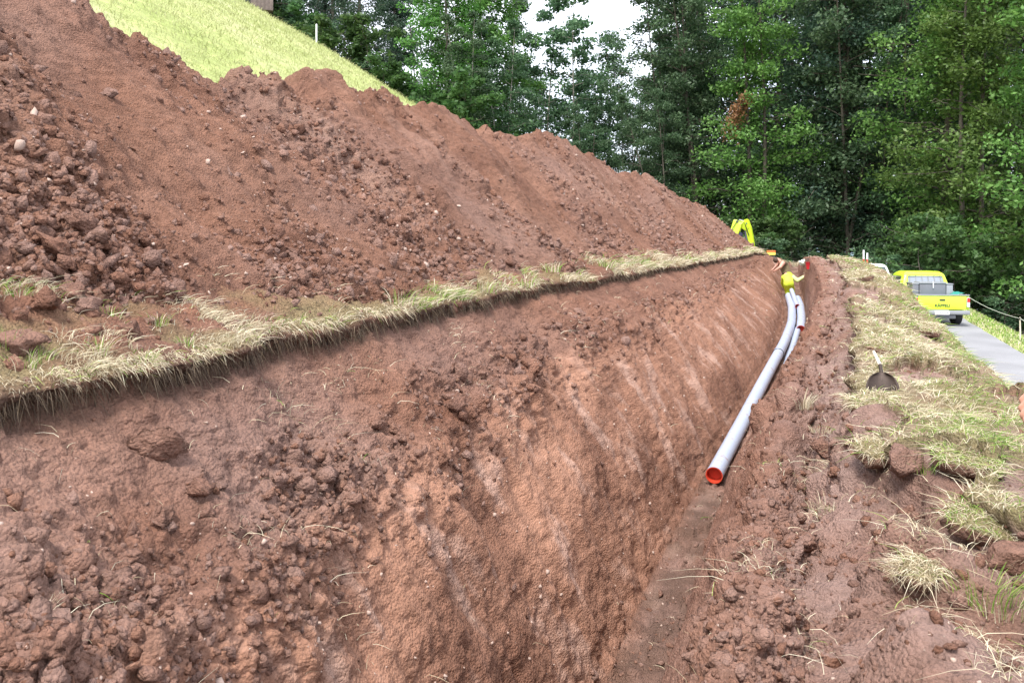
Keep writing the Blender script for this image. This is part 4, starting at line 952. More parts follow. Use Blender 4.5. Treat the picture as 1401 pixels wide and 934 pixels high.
# ---------------- pickup truck
def wheel(parent, x, y, r=.36, wd=.23, side=1):
    w_ = lathe('wheel', [(r * .55, -wd * .42), (r * .55, wd * .42)], M['steel_grey'], parent, 24, 'X', (x, y, r))
    lathe('tyre', [(r * .58, -wd / 2), (r * .9, -wd / 2), (r, -wd * .36), (r, wd * .36), (r * .9, wd / 2), (r * .58, wd / 2)], M['rubber'], w_, 28, 'X')
    lathe('rim', [(.0, side * wd * .30), (r * .2, side * wd * .32), (r * .3, side * wd * .22), (r * .52, side * wd * .26), (r * .6, side * wd * .46)], M['grey_light'], w_, 24, 'X')
    return w_
tp = P(1289, 445, t=28.4); ty = tp[1]
truck = empty('pickup_truck', (tp[0], ty, float(road_z(ty)) + .025), R(10))
tag(truck, 'lime-yellow double-cab pickup truck parked on the asphalt road', 'truck')
W = .86
hull('cab', [(sx * W, y, .48) for sx in (-1, 1) for y in (1.55, 3.75)] + [(sx * (W + .02), y, .8) for sx in (-1, 1) for y in (1.55, 3.8)] + [(sx * (W - .02), y, 1.12) for sx in (-1, 1) for y in (1.57, 3.85)]
     + [(sx * .68, y, 1.72) for sx in (-1, 1) for y in (1.80, 3.05)] + [(sx * .56, y, 1.81) for sx in (-1, 1) for y in (1.98, 2.85)], M['lime'], truck, .05)
hull('bonnet', [(sx * W, y, .48) for sx in (-1, 1) for y in (3.6, 5.05)] + [(sx * (W - .01), y, z) for sx in (-1, 1) for y, z in ((3.6, 1.08), (4.95, .98), (5.1, .75))], M['lime'], truck, .06)
bed = box('bed_floor', -.8, .8, .1, 1.55, .60, .66, M['grey_light'], truck)
for sx in (-1, 1):
    x0, x1 = sorted((sx * .78, sx * .87)); box('bed_side', x0, x1, .03, 1.53, .56, 1.04, M['lime'], truck, .025)
tg = box('tailgate', -.765, .765, -.02, .045, .56, 1.03, M['lime'], truck, .02)
box('handle', -.09, .09, -.045, -.018, .87, .92, M['ink'], tg, .008)
box('bed_rail', -.87, .87, -.035, .06, 1.035, 1.075, M['grey_light'], truck, .012)
cu = bpy.data.curves.new('lettering', 'FONT'); cu.body = 'KÄPPELI'; cu.size = .125; cu.align_x = 'CENTER'; cu.extrude = .002; cu.offset = .004; cu.space_character = 1.08
tmp = bpy.data.objects.new('lettering_tmp', cu); COL.objects.link(tmp)
bpy.context.view_layer.update(); dg = bpy.context.evaluated_depsgraph_get()
lm = bpy.data.meshes.new_from_object(tmp.evaluated_get(dg)); bpy.data.objects.remove(tmp); lm.materials.clear(); lm.materials.append(M['ink'])
lo = obj('lettering', lm, tg, (0, -.024, .66)); lo.rotation_euler = (R(90), 0, 0)
bmp = box('rear_bumper', -.86, .86, -.10, .02, .40, .54, M['grey_light'], truck, .03)
box('tow_frame', -.42, .42, -.05, .1, .26, .39, M['steel_grey'], truck, .02)
plate = box('licence_plate', -.27, .19, -.125, -.105, .40, .52, M['white'], truck, .004)
for k in range(5): box('plate_mark', -.19 + k * .075, -.155 + k * .075, -.1265, -.1252, .435, .49, M['grey_light'], plate, 0)
for sx in (-1, 1):
    x0, x1 = sorted((sx * .775, sx * .872)); l_ = box('tail_light', x0, x1, -.03, .02, .66, .98, M['white'], truck, .012)
    box('red_lens', x0 + .006, x1 - .006, -.040, -.028, .82, .97, M['red_lamp'], l_, .006)
def quad_panel(name, pts, mat, parent, th=.012):
    p = np.array(pts, float); n = np.cross(p[1] - p[0], p[2] - p[0]); n /= np.linalg.norm(n)
    return hull(name, [tuple(q + n * th * s) for q in p for s in (-1, 1)], mat, parent, 0)
def face_at(y, z, off=.0):   # half width of the greenhouse at height z
    return np.interp(z, [1.12, 1.72], [W - .02, .68]) + off
def rear_y(z): return np.interp(z, [1.12, 1.72], [1.57, 1.80])
rw = quad_panel('rear_window', [(-.66, rear_y(1.22) - .012, 1.22), (.66, rear_y(1.22) - .012, 1.22), (.58, rear_y(1.64) - .012, 1.64), (-.58, rear_y(1.64) - .012, 1.64)], M['glass_rear'], truck)
for k in range(6):
    x = -.55 + k * .22; bar('guard_bar', [(x, rear_y(1.2) - .05, 1.12), (x * .93, rear_y(1.66) - .05, 1.66)], .012, M['grey_light'], truck, 6)
bar('guard_rail', [(-.62, 1.5, 1.10), (-.60, 1.70, 1.67), (.60, 1.70, 1.67), (.62, 1.5, 1.10)], .02, M['lime'], truck, 8)
for sx in (-1, 1):
    for ya, yb, yc, yd in ((1.98, 2.62, 2.62, 2.02), (2.72, 3.55, 3.08, 2.72)):
        quad_panel('side_window', [(sx * face_at(0, 1.2, .006), ya, 1.20), (sx * face_at(0, 1.2, .006), yb, 1.20), (sx * face_at(0, 1.63, .006), yc, 1.63), (sx * face_at(0, 1.63, .006), yd, 1.63)], M['glass_dark'], truck)
    m_ = hull('mirror', boxp(sx * .9 - .02, sx * 1.06, 3.25, 3.33, 1.12, 1.30), M['ink'], truck, .02)
    box('door_handle', sx * .885 - .012, sx * .885 + .012, 2.05, 2.2, .98, 1.01, M['ink'], truck, .004)
    box('headlight', sx * .66 - .16, sx * .66 + .16, 5.03, 5.10, .78, .93, M['glass_rear'], truck, .02)
quad_panel('windscreen', [(-.7, 3.80, 1.16), (.7, 3.80, 1.16), (.6, 3.14, 1.66), (-.6, 3.14, 1.66)], M['glass_dark'], truck, .02)
for sx in (-1, 1):
    for y in (.78, 4.25): wheel(truck, sx * .70, y, .36, .24, sx)
def on_truck(name, label, cat):
    o = empty(name, truck.matrix_basis @ Vector((0, .75, .665)), R(10)); return tag(o, label, cat)
tb = on_truck('tool_box', 'wide dark grey tool box with light lid standing in the truck bed', 'tool box')
box('box_body', -.52, .34, -.10, .42, .0, .74, M['grey_box'], tb, .02); box('lid', -.54, .36, -.12, .44, .743, .80, M['grey_light'], tb, .012); bar('lid_strap', [(-.08, -.13, .82), (-.08, -.135, .60)], .016, M['white'], tb, 6)
tb = on_truck('tool_box', 'narrow grey box at the left side of the truck bed', 'tool box')
box('box_body', -.77, -.56, -.16, .5, .0, .72, M['grey_box'], tb, .02); box('lid', -.78, -.55, -.17, .51, .723, .78, M['grey_light'], tb, .012)
tb = on_truck('tool_box', 'light grey metal box at the right side of the truck bed', 'tool box')
box('box_body', .38, .60, -.02, .45, .0, .70, M['grey_light'], tb, .02); box('lid', .37, .61, -.03, .46, .703, .75, M['grey_light'], tb, .01)
gx_, gy_ = np.meshgrid(np.linspace(-.74, .74, 30), np.linspace(-.66, .72, 20)); gz_ = .43 + .05 * fbm(gx_ * 3, gy_ * 3, 1.0, 3) + .10 * sstep(.4, .72, gx_) - .06 * sstep(.2, -.6, gx_)
me = np_mesh('green_tarp', np.stack([gx_, gy_, np.minimum(gz_, .55)], -1).reshape(-1, 3), grid_faces(20, 30)[:, ::-1], M['tarp'])
tpo = obj('green_tarp', me, loc=truck.matrix_basis @ Vector((0, .75, .60))); tpo.rotation_euler = (0, 0, R(10)); tag(tpo, 'crumpled blue-green tarpaulin lying over the load of the truck bed', 'tarpaulin')
md_ = tpo.modifiers.new('thickness', 'SOLIDIFY'); md_.thickness = .008

# ---------------- white car farther up the road
cp = P(1203, 372, t=37); car = empty('parked_car', (cp[0] - .25, cp[1], float(road_z(cp[1])) + .025), R(3)); tag(car, 'white car half hidden behind the grassy bank', 'car')
hull('car_body', [(sx * .84, y, .3) for sx in (-1, 1) for y in (.05, 4.1)] + [(sx * .87, y, .62) for sx in (-1, 1) for y in (0, 4.2)] + [(sx * .82, y, z) for sx in (-1, 1) for y, z in ((.02, .98), (3.2, .98), (4.05, .82))], M['white'], car, .05)
hull('car_roof', [(sx * .80, y, .96) for sx in (-1, 1) for y in (.06, 3.1)] + [(sx * .62, y, 1.56) for sx in (-1, 1) for y in (.45, 2.2)] + [(sx * .50, y, 1.64) for sx in (-1, 1) for y in (.6, 2.0)], M['white'], car, .05)
quad_panel('rear_window', [(-.64, .10, 1.06), (.64, .10, 1.06), (.55, .40, 1.50), (-.55, .40, 1.50)], M['glass_dark'], car, .025)
for sx in (-1, 1):
    quad_panel('side_window', [(sx * .785, .45, 1.06), (sx * .785, 2.8, 1.06), (sx * .655, 2.1, 1.48), (sx * .655, .7, 1.48)], M['glass_dark'], car, .012)
    box('tail_light', sx * .76 - .07, sx * .76 + .07, -.02, .03, .72, .92, M['red_lamp'], car, .015)
    for y in (.75, 3.4): wheel(car, sx * .76, y, .31, .2, sx)
box('rear_bumper', -.84, .84, -.05, .06, .32, .52, M['white'], car, .03)

# ---------------- excavator behind the end of the heap
T_E = 42.0
def E(u, v): return P(u, v, t=T_E)
e0 = E(953, 365); ez = -1.05
exc = empty('excavator', (e0[0], e0[1], ez), R(-14)); tag(exc, 'lime-yellow excavator whose bent arm rises behind the end of the earth heap', 'excavator')
ax_ = exc.matrix_basis.inverted()
def EL(u, v): return np.array((ax_ @ Vector(E(u, v)))[:])
for sy in (-1, 1):
    tr_ = hull('track', [(x, sy * .75 + dy, z) for dy in (-.2, .2) for x, z in ((-1.1, .0), (1.1, .0), (-1.35, .25), (1.35, .25), (-1.2, .5), (1.2, .5))], M['rubber'], exc, .04)
    for k in range(4): lathe('track_roller', [(0, -.23), (.16, -.23), (.16, .23), (0, .23)], M['steel_grey'], tr_, 14, 'Y', (-.8 + k * .53, sy * .75, .22))
hull('upper_body', [(x, y, z) for x, y, z in boxp(-1.5, .5, -.95, .95, .62, 1.3)], M['lime'], exc, .08)
cab_ = hull('cab', boxp(-.5, .6, -.95, -.05, .7, 1.5) + [(-.4, -.9, 2.1), (-.4, -.1, 2.1), (.4, -.9, 2.1), (.4, -.1, 2.1)], M['lime'], exc, .05)
quad_panel('cab_window', [(-.35, -.97, 1.2), (.45, -.97, 1.2), (.35, -.93, 1.9), (-.32, -.93, 1.9)], M['glass_dark'], cab_, .012)
A_y = np.array([0, 1.0, 0])
def beam(name, pts, hw, hh, mat):
    """a box beam bent along pts in the arm's plane"""
    V, F = [], []
    pts = np.array(pts); d = np.gradient(pts, axis=0); s = np.array([0, 1.0, 0])
    for p, t_, h_ in zip(pts, d, hh):
        t_ = t_ / np.linalg.norm(t_); n_ = np.cross(t_, s); n_ /= np.linalg.norm(n_)
        V += [p + s * hw + n_ * h_, p - s * hw + n_ * h_, p - s * hw - n_ * h_, p + s * hw - n_ * h_]
    for i in range(len(pts) - 1):
        for k in range(4): F.append((i * 4 + k, i * 4 + (k + 1) % 4, (i + 1) * 4 + (k + 1) % 4, (i + 1) * 4 + k))
    F += [(0, 1, 2, 3), tuple(range(len(V) - 4, len(V)))[::-1]]
    bm = bmesh.new(); vv = [bm.verts.new(v) for v in V]
    for f in F: bm.faces.new([vv[i] for i in f])
    bmesh.ops.bevel(bm, geom=bm.edges[:], offset=.025, segments=2, affect='EDGES', clamp_overlap=True)
    return from_bm(name, bm, mat, exc)
beam('boom', [EL(975, 362), EL(992, 345), EL(1004, 322), EL(1010, 304), EL(1017, 307), EL(1024, 314)], .14, [.16, .2, .21, .24, .2, .13], M['lime'])
beam('stick', [EL(1021, 300), EL(1024, 312), EL(1028, 330), EL(1031, 352)], .12, [.10, .15, .13, .09], M['lime'])
bar('arm_cylinder', [EL(1011, 301), EL(1022, 304)], .05, M['grey_light'], exc, 10)
bar('lift_cylinder', [EL(1003, 345), EL(1013, 318)], .16, M['navy'], exc, 12)
bar('bucket_cylinder', [EL(1019, 312), EL(1023, 338)], .05, M['steel_grey'], exc, 10)
for u_, v_ in ((1010, 303), (1022, 306), (1004, 322), (1028, 334)): bar('pivot_pin', [EL(u_, v_) + A_y * -.19, EL(u_, v_) + A_y * .19], .055, M['steel_grey'], exc, 10)
bar('hose', [EL(996, 336) + A_y * -.17, EL(1003, 314) + A_y * -.18, EL(1011, 301) + A_y * -.18, EL(1020, 305) + A_y * -.17, EL(1026, 322) + A_y * -.15], .02, M['rubber'], exc, 6)
hull('bucket', [tuple(EL(u, v) + np.array([0, y, 0])) for u, v in ((1028, 350), (1036, 352), (1034, 366), (1022, 366), (1018, 358)) for y in (-.3, .3)], M['steel_grey'], exc, .03)

# ---------------- small site things
def at_ground(u, v, t): p = P(u, v, t=t); return p
def stake(u, vt, vb, t, label, cols):
    b = P(u, vb, t=t); h = (vb - vt) / FPX * t
    o = empty('marker_stake', b); zs = np.linspace(-.15, h, len(cols) + 1)
    for k, c in enumerate(cols): bar('painted_band', [(0, 0, zs[k]), (0, 0, zs[k + 1])], .028, M[c], o, 8)
    tag(o, label, 'stake')
stake(1181.5, 342, 366, 27.5, 'thin red and white banded stake on the bank, the taller of two', ['red', 'white', 'red', 'white', 'white'])
stake(1186.5, 346, 366, 27.5, 'short red and white stake beside the taller banded stake', ['red', 'red', 'white'])
p0 = P(1055, 352, t=39); bd = empty('barrier_board', (p0[0], p0[1], p0[2] - .5), YAW); tag(bd, 'small orange and yellow barrier board standing behind the workers', 'barrier')
box('board', -.20, .20, -.02, .02, .72, .82, M['orange'], bd, .004); box('board', -.20, .20, -.02, .02, .60, .715, M['yellow'], bd, .004)
for x in (-.15, .15): box('leg', x - .02, x + .02, .022, .05, -.2, .8, M['steel_grey'], bd, .004)
p0 = near_fast('T', 1104, 368); bk = empty('red_bucket', (p0[0], p0[1], p0[2] - .01), .4); tag(bk, 'small red bucket on the bank beside the workers', 'bucket')
lathe('bucket_body', [(.0, .0), (.085, .0), (.12, .24), (.13, .25), (.115, .24), (.082, .02), (0, .02)], M['red'], bk, 22, 'Z'); bar('handle', [(.12 * math.cos(a), 0, .24 + .12 * math.sin(a)) for a in np.linspace(0, math.pi, 12)], .006, M['steel_grey'], bk, 6)
p0 = near_fast('T', 1097, 362); V0, F0 = ICO3; Vs = V0 * (1 + .35 * fbm(V0[:, 0] * 1.6, V0[:, 1] * 1.6, V0[:, 2] * 1.6, 3))[:, None] * np.array([.20, .16, .13])
me = np_mesh('white_sack', Vs, F0, M['pale_cloth']); tag(obj('white_sack', me, loc=(p0[0], p0[1], p0[2] + .08)), 'crumpled pale sack on the bank next to the red bucket', 'sack')
tuft('T', 1089, 362, 120, .45, .22, .05, 'grey-brown dry tussock at the end of the trench')
# shovel left lying with its blade up
p0 = near_fast('T', 1205, 541); sh = empty('shovel', (p0[0], p0[1], p0[2]), YAW + R(-24) + R(6)); sh.scale = (.82, .82, .82); tag(sh, 'shovel with dark rounded blade and pale wooden handle lying on the turf', 'shovel')
nu, nv = 15, 13; uu = np.linspace(-1, 1, nu); vv_ = np.linspace(0, 1, nv); Vb = []
for v_ in vv_:
    wdt = .165 * math.sqrt(max(0.0, 1 - max(0, (v_ - .35) / .67) ** 2.2)) + .004
    for u_ in uu: Vb.append((u_ * wdt, .05 * u_ * u_ * -1 + .10 * v_ ** 1.5, -.03 + .27 * v_))
me = np_mesh('blade', np.array(Vb), grid_faces(nv, nu), M['iron']); bl_ = obj('blade', me, sh); sd_ = bl_.modifiers.new('thickness', 'SOLIDIFY'); sd_.thickness = .004
bar('socket', [(0, .06, .14), (0, .11, .23), (0, .22, .30)], [.016, .019, .021], M['iron'], sh, 10)
bar('handle', [(0, .20, .29), (0, .6, .33), (0, .95, .36)], [.020, .019, .018], M['wood_pale'], sh, 10)
# fence along the wood side of the road
def fence_post(x, y, h, r, mat, label, group=None, name='fence_post'):
    z = float(land(np.array(x), np.array(y))); o = empty(name, (x, y, z)); tag(o, label, 'post', group)
    bar('post', [(0, 0, -.3), (.005, 0, h * .5), (.0, .01, h)], [r, r, r * .85], mat, o, 8); bar('insulator', [(0, 0, h - .07), (0, 0, h - .02)], r * 1.5, M['ink'], o, 8); return (x, y, z + h - .04)
tops = [fence_post(6.45 + .1 * math.sin(y), y, .72, .022, M['wood_pale'], 'thin pale fence post on the verge beside the wood', 'thin fence posts on the verge') for y in (14.0, 21.0, 28.6, 36.5, 45.0)]
for a, b in zip(tops[:-1], tops[1:]):
    a, b = np.array(a), np.array(b); pts_ = [a * (1 - k) + b * k - np.array([0, 0, .10 * 4 * k * (1 - k)]) for k in np.linspace(0, 1, 10)]
    tag(bar('fence_string', pts_, .007, M['pale_cloth'], None, 5), 'pale string strung between thin posts along the wood', 'string', 'strings of the verge fence')
p0 = P(433, 68, t=43); z0 = float(land(np.array(p0[0]), np.array(p0[1]))); o = empty('boundary_post', (p0[0], p0[1], z0)); tag(o, 'lone white post at the edge of the meadow', 'post')
bar('post', [(0, 0, -.3), (.0, 0, .9)], .045, M['white'], o, 8); bar('post_cap', [(0, 0, .9), (0, 0, .96)], [.05, .02], M['white'], o, 8)
# hut at the top of the meadow
hp = P(334, UH, t=66); hz = float(land(np.array(hp[0]), np.array(hp[1]))); hut = empty('wooden_hut', (hp[0], hp[1], hz - .2), YAW + R(20)); tag(hut, 'weathered dark wooden hut at the top of the meadow', 'hut')
for k in range(14): box('plank', -2.1 + k * .3, -1.81 + k * .3, -1.5, -1.45, 0, 2.3, M['wood_old'], hut, .008)
box('wall', -2.1, 2.1, -1.44, 1.5, 0, 2.3, M['wood_old'], hut, .01)
for s in (-1, 1): quad_panel('roof_side', [(-2.5, s * 1.9, 2.15), (2.5, s * 1.9, 2.15), (2.5, s * .02, 3.5), (-2.5, s * .02, 3.5)], M['wood_old'], hut, .05)
box('door', -.5, .4, -1.53, -1.502, .1, 1.9, M['ink'], hut, .006)
# a branch of dead leaves hanging in the wood
dbp = P(1008, 140, t=57.5); rg = np.random.default_rng(88); o = empty('dead_branch', dbp); tag(o, 'hanging branch of rust-brown dead leaves in the dark wood', 'branch')
bp_ = np.array([(1.6, .3, .5), (.7, .1, .15), (.15, 0, -.2), (-.15, 0, -1.2), (-.45, -.1, -2.4)]); bar('bare_twig', bp_, [.05, .04, .035, .02, .01], M['bark_pale'], o, 6)
q = rg.uniform(.25, 1, 900); C = np.stack([np.interp(q, np.linspace(0, 1, 5), bp_[:, i]) for i in range(3)], 1) + rg.normal(0, 1, (900, 3)) * np.array([.30, .3, .26]); V, F = leaves(C, .24, rg, .9)
me = np_mesh('dead_leaves', V, F, M['leaf_dead'], False); attr(me, 'tone', np.repeat(rg.uniform(0, 1, len(C)), 4)); obj('dead_leaves', me, o)
# ================================================================== people
def skin_mesh(chains):
    """every limb as a closed tapering solid between its two joints; fused into one skin afterwards"""
    out = []
    for pts, rad, edges in chains:
        for i, j in edges:
            bm = bmesh.new(); ax = np.array(pts[j]) - np.array(pts[i]); ax = ax / max(np.linalg.norm(ax), 1e-9)
            for k in (i, j):
                r = rad[k]; r1, r2 = r if hasattr(r, '__len__') else (r, r)
                s_ = np.cross(ax, [0, 0, 1.0]) if abs(ax[2]) < .9 else np.cross([1.0, 0, 0], ax)
                s_ = CYA if r1 != r2 else s_ / np.linalg.norm(s_)
                V = ICO2[0] * r2; V = V + np.outer(V @ s_, s_) * (r1 / r2 - 1) + np.array(pts[k])
                for v in V: bm.verts.new(v)
            q = bmesh.ops.convex_hull(bm, input=bm.verts[:])
            bmesh.ops.delete(bm, geom=[g for g in bm.verts if not g.link_faces], context='VERTS')
            bmesh.ops.recalc_face_normals(bm, faces=bm.faces[:])
            me = bpy.data.meshes.new('tmp'); bm.to_mesh(me); bm.free(); out.append(me)
    return out
def fuse(meshes, voxel, it=3):
    bm = bmesh.new()
    for m in meshes: bm.from_mesh(m)
    me = bpy.data.meshes.new('tmp'); bm.to_mesh(me); bm.free()
    o = bpy.data.objects.new('tmp', me); COL.objects.link(o)
    rm = o.modifiers.new('fuse', 'REMESH'); rm.mode = 'VOXEL'; rm.voxel_size = voxel; rm.use_smooth_shade = True
    sm_ = o.modifiers.new('smooth', 'SMOOTH'); sm_.iterations = it; sm_.factor = .5
    bpy.context.view_layer.update(); dg = bpy.context.evaluated_depsgraph_get()
    m2 = bpy.data.meshes.new_from_object(o.evaluated_get(dg)); bpy.data.objects.remove(o); return m2
def figure(name, J, bones, chains_extra, mats, assign, loc, label, voxel=.016, fine=None):
    """J: joint name -> (pos, radius); bones: pairs of names; every piece is fused into one continuous skin"""
    names = list(J); idx = {n: i for i, n in enumerate(names)}
    ch = [([J[n][0] for n in names], [J[n][1] for n in names], [(idx[a], idx[b]) for a, b in bones])] + chains_extra
    m2 = fuse(skin_mesh(ch), voxel)
    if fine:
        bm = bmesh.new(); bm.from_mesh(m2); mf = fuse(skin_mesh(fine), .0036, 2); bm.from_mesh(mf); bm.to_mesh(m2); bm.free(); chains_extra = chains_extra + fine
    m2.name = name
    # drop stray voxel crumbs, keep the skin
    bm = bmesh.new(); bm.from_mesh(m2); bm.verts.ensure_lookup_table(); bm.verts.index_update(); seen = set(); drop = []
    for v in bm.verts:
        if v.index in seen: continue
        st, isl = [v], []; seen.add(v.index)
        while st:
            q = st.pop(); isl.append(q)
            for e in q.link_edges:
                k = e.other_vert(q)
                if k.index not in seen: seen.add(k.index); st.append(k)
        if len(isl) < 1500 and len(isl) < len(bm.verts) * .2: drop += isl
    bmesh.ops.delete(bm, geom=drop, context='VERTS'); bm.to_mesh(m2); bm.free()
    m2.materials.clear()
    for m in mats: m2.materials.append(m)
    C = np.array([p.center[:] for p in m2.polygons]); best = np.full(len(C), 1e9); mi = np.zeros(len(C), np.int32)
    segs = [(J[a][0], J[b][0], assign(a, b)) for a, b in bones] + [(p[a], p[b], assign('hand', 'hand')) for p, r, e in chains_extra for a, b in e]
    for a, b, k in segs:
        a, b = np.array(a), np.array(b); d = b - a; t = np.clip(((C - a) @ d) / max(d @ d, 1e-9), 0, 1)
        e = np.linalg.norm(C - (a + t[:, None] * d), axis=1); up = e < best; best[up] = e[up]; mi[up] = k
    m2.polygons.foreach_set('material_index', mi); m2.polygons.foreach_set('use_smooth', np.ones(len(mi), dtype=bool))
    root = empty('person', loc); tag(root, label, 'person'); obj('body', m2, root)
    return root
def hand_chains(wrist, dirv, palm_n, curl, s=1.0, side=1):
    """five fingers, each its own bent chain rooted in the palm. dirv: wrist to knuckles, palm_n: out of the palm"""
    d = np.array(dirv, float); d /= np.linalg.norm(d); n = np.array(palm_n, float); n -= d * (n @ d); n /= np.linalg.norm(n); x = np.cross(d, n) * side
    out = []
    for k, (off, l) in enumerate(((-.030, .90), (-.010, 1.0), (.011, .95), (.030, .78))):
        kn = wrist + d * .085 * s + x * off * s; pts = [wrist + x * off * .55 * s, wrist + d * .045 * s + x * off * .85 * s, kn]; a = 0
        for L_, c in ((.042, curl), (.027, curl * 1.15), (.022, curl * .8)):
            a += c; pts.append(pts[-1] + (d * math.cos(a) + n * math.sin(a)) * L_ * l * s)
        out.append((pts, [.015 * s, .014 * s, .0115 * s, .0098 * s, .0090 * s, .0075 * s], [(i, i + 1) for i in range(5)]))
    t0 = wrist + d * .02 * s - x * .02 * s; pts = [t0, t0 - x * .028 * s + d * .022 * s + n * .012 * s, t0 - x * .030 * s + d * .052 * s + n * .030 * s, t0 - x * .016 * s + d * .074 * s + n * .040 * s]
    out.append((pts, [.015 * s, .0135 * s, .0105 * s, .0085 * s], [(0, 1), (1, 2), (2, 3)]))
    return out
A = np.array
M['hivis_pale'] = plain('faded_hivis_cloth', (.62, .68, .30), .8, noise=.12, scale=10)
CYA = np.array([CY, SY, 0.0])   # across the body: the wide way of a chest
# --- worker in yellow, bent over in the trench, right arm on the bank
T1 = 31.2
def W1(u, v, dt=0.0): return P(u, v, t=T1 + dt)
base = W1(1081, 407); L0 = lambda u, v, dt=0.0: W1(u, v, dt) - base
fwd = A([-SY, CY, 0])
J = {'pelvis': (L0(1079, 387), (.19, .15)), 'waist': (L0(1078.5, 383, .15), (.18, .14)), 'chest': (L0(1078, 379, .38), (.20, .14)), 'neck': (L0(1076.5, 376.5, .56), .06), 'head': (L0(1075.5, 376, .68), .085), 'crown': (L0(1075, 377, .78), .08),
     'sh_r': (L0(1083.5, 378.5, .34), .10), 'el_r': (L0(1091, 384, .25), .08), 'wr_r': (L0(1101.5, 377.5, .2), .055), 'sh_l': (L0(1072.5, 379.5, .4), .10), 'el_l': (L0(1070, 387, .6), .055), 'wr_l': (L0(1072.5, 394, .75), .038),
     'hip_r': (L0(1081.5, 388.5), .13), 'kn_r': (L0(1084, 397.5, .15), .098), 'an_r': (L0(1085.5, 405.5, 0), .055), 'to_r': (L0(1086, 407.2, .2), .042), 'hip_l': (L0(1076.5, 388.5), .13), 'kn_l': (L0(1077, 398, .2), .098), 'an_l': (L0(1078.5, 405.5, .05), .055), 'to_l': (L0(1078, 407.2, .25), .042)}
bones = [('pelvis', 'waist'), ('waist', 'chest'), ('chest', 'neck'), ('neck', 'head'), ('head', 'crown'), ('chest', 'sh_r'), ('sh_r', 'el_r'), ('el_r', 'wr_r'), ('chest', 'sh_l'), ('sh_l', 'el_l'), ('el_l', 'wr_l'),
         ('pelvis', 'hip_r'), ('hip_r', 'kn_r'), ('kn_r', 'an_r'), ('an_r', 'to_r'), ('pelvis', 'hip_l'), ('hip_l', 'kn_l'), ('kn_l', 'an_l'), ('an_l', 'to_l')]
def asg1(a, b):
    if b in ('head', 'crown') or a == 'hand': return 1
    if b.startswith('to'): return 3
    if b == 'wr_r' or (a == 'sh_r'): return 2
    return 0
hx = hand_chains(J['wr_r'][0], L0(1107, 373.5, .1) - J['wr_r'][0], (0, 0, -1), .35) + hand_chains(J['wr_l'][0], (0, .2, -1), (1, 0, 0), .4)
pr = figure('body', J, bones, hx, [M['hivis'], M['skin'], M['hivis_pale'], M['boot']], asg1, base, 'worker in bright yellow clothes bending in the trench with one arm on the bank')
def hair_cap(parent, c, top, r, mat=None):
    c, top = A(c), A(top); d = top - c; d /= np.linalg.norm(d); V0, F0 = ICO3; V = V0[:]; k = (V @ d) > -.25
    keep = k[F0].all(1); Vn = V * r * (1 + .05 * fbm(V[:, 0] * 4, V[:, 1] * 4, V[:, 2] * 4, 2))[:, None] + c
    me = np_mesh('hair', Vn, F0[keep], mat or M['hair']); return obj('hair', me, parent)
hair_cap(pr, .4 * J['head'][0] + .6 * J['crown'][0], J['crown'][0], .108)
# --- worker in khaki shirt leaning over the left edge
T1 = 33.0
base = W1(1077, 402); 
J = {'pelvis': (L0(1077, 376), (.20, .16)), 'waist': (L0(1075, 370, .05), (.19, .15)), 'chest': (L0(1071.5, 361, .1), (.21, .17)), 'neck': (L0(1066.5, 357, .1), .075), 'head': (L0(1063.2, 355.8, .08), .098), 'crown': (L0(1060.8, 355.6, .06), .09),
     'sh_r': (L0(1071.5, 359, -.15), .095), 'el_r': (L0(1067.5, 365.5, -.25), .065), 'wr_r': (L0(1060.5, 370, -.2), .036), 'sh_l': (L0(1068.5, 359, .3), .07), 'el_l': (L0(1062, 364, .4), .05), 'wr_l': (L0(1057, 369, .35), .036),
     'hip_r': (L0(1078.5, 377.5, -.1), .10), 'kn_r': (L0(1080, 390, -.05), .075), 'an_r': (L0(1078, 400.5, 0), .05), 'to_r': (L0(1075, 402.3, -.1), .042), 'hip_l': (L0(1076, 377.5, .15), .10), 'kn_l': (L0(1077, 390, .25), .075), 'an_l': (L0(1076.5, 400.5, .3), .05), 'to_l': (L0(1073, 402.3, .2), .042)}
def asg2(a, b):
    if b in ('head', 'crown', 'el_r', 'el_l', 'wr_r', 'wr_l') or a == 'hand': return 1
    if b.startswith('to'): return 3
    if b[:2] in ('hi', 'kn', 'an'): return 2
    return 0
hx = hand_chains(J['wr_r'][0], L0(1057, 371.5, -.15) - J['wr_r'][0], (0, 0, -1), .3) + hand_chains(J['wr_l'][0], (-1, 0, -.5), (0, 0, -1), .3)
pr = figure('body', J, bones, hx, [M['khaki'], M['skin'], M['hivis'], M['boot']], asg2, base, 'worker in brown khaki T-shirt leaning over the left edge of the trench')
hair_cap(pr, .4 * J['head'][0] + .6 * J['crown'][0], J['crown'][0], .118, M['hair'])
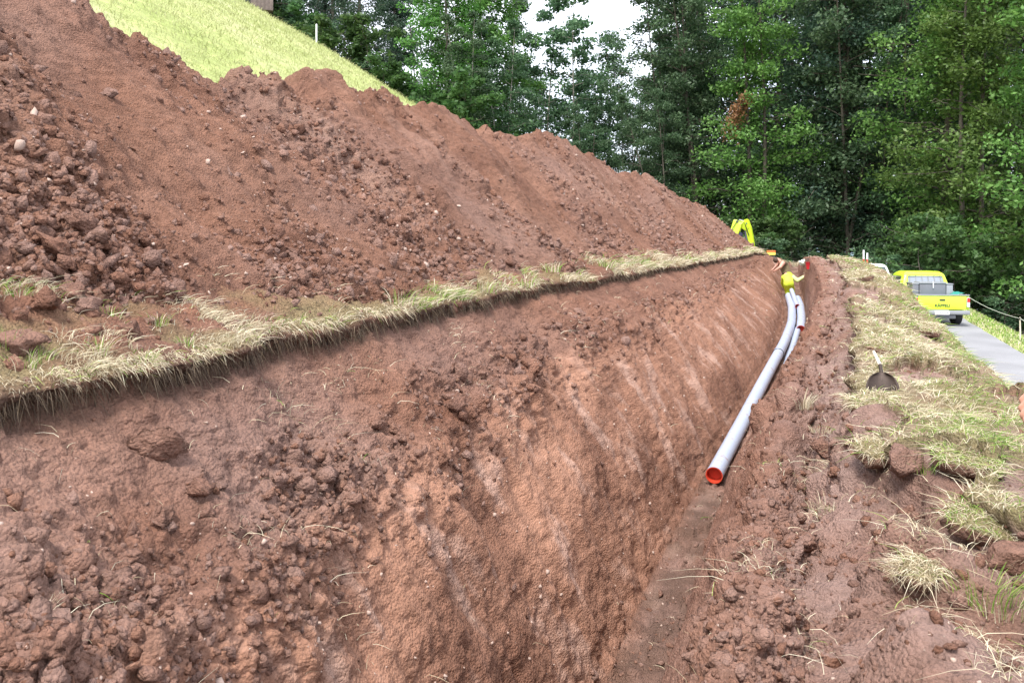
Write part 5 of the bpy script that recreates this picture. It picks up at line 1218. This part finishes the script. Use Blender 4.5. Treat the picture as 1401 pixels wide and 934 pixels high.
# --- person beside the photographer, only the hand reaches into the picture
hb = P(1447, 556, t=1.62); gz0 = float(TRENCH[np.abs(Ys - 1.75).argmin(), np.abs(TX[np.abs(Ys - 1.75).argmin()] - 1.15).argmin(), 2])
base = A([1.15, 1.72, gz0]); H = lambda x, y, z: A([x, y, z])
wr = hb - base + A([.055, .0, .0])
CYA = A([0, 1.0, 0])
J = {'pelvis': (H(0, 0, .96), (.15, .12)), 'waist': (H(0, 0, 1.12), (.14, .11)), 'chest': (H(0, .0, 1.33), (.16, .12)), 'neck': (H(0, 0, 1.50), .06), 'head': (H(-.02, 0, 1.58), .085), 'crown': (H(-.02, 0, 1.67), .088),
     'sh_r': (H(.0, -.19, 1.42), .07), 'el_r': (H(.10, -.24, 1.14), .052), 'wr_r': (H(.05, -.22, .90), .036), 'sh_l': (H(-.06, .18, 1.42), .07), 'el_l': (H(-.16, .26, wr[2] - .06), .052), 'wr_l': (wr, .034),
     'hip_r': (H(0, -.10, .90), .105), 'kn_r': (H(.02, -.11, .50), .075), 'an_r': (H(.06, -.12, .09), .05), 'to_r': (H(-.12, -.13, .04), .045), 'hip_l': (H(0, .10, .90), .105), 'kn_l': (H(-.03, .11, .50), .075), 'an_l': (H(0, .12, .09), .05), 'to_l': (H(-.18, .13, .04), .045)}
def asg3(a, b):
    if b in ('head', 'crown', 'wr_l', 'wr_r') or a == 'hand': return 1
    if b.startswith('to'): return 3
    if b[:2] in ('hi', 'kn', 'an'): return 2
    return 0
hfine = hand_chains(J['wr_l'][0], (-1, .1, .10), (.1, .55, -.80), 1.05, 1.0) + [([J['wr_l'][0] + A([.05, -.004, -.006]), J['wr_l'][0], J['wr_l'][0] + A([-.05, .004, .004])], [.030, .030, (.030, .022)], [(0, 1), (1, 2)])]
hx = hand_chains(J['wr_r'][0], (-.1, 0, -1), (-1, 0, 0), .35)
nose = ([H(-.09, 0, 1.63), H(-.122, 0, 1.60)], [.016, .018], [(0, 1)]); ears = [([H(-.02, s * .085, 1.64), H(-.015, s * .10, 1.61)], [.012, .018], [(0, 1)]) for s in (-1, 1)]
pr = figure('body', J, bones, hx + [nose] + ears, [M['khaki'], M['skin'], M['navy'], M['boot']], asg3, base, 'person standing on the bank, one bare closed hand held out towards the trench', voxel=.014, fine=hfine)
hair_cap(pr, H(-.005, 0, 1.645), H(.02, 0, 1.76), .112)
for s in (-1, 1):
    e_ = obj('eye', np_mesh('eye', ICO2[0] * .012, ICO2[1], M['white']), pr, (-.098, s * .033, 1.645)); obj('pupil', np_mesh('pupil', ICO2[0] * .006, ICO2[1], M['ink']), e_, (-.008, 0, 0))
box('mouth', -.108, -.098, -.024, .024, 1.562, 1.570, M['pvc_red'], pr, .002)
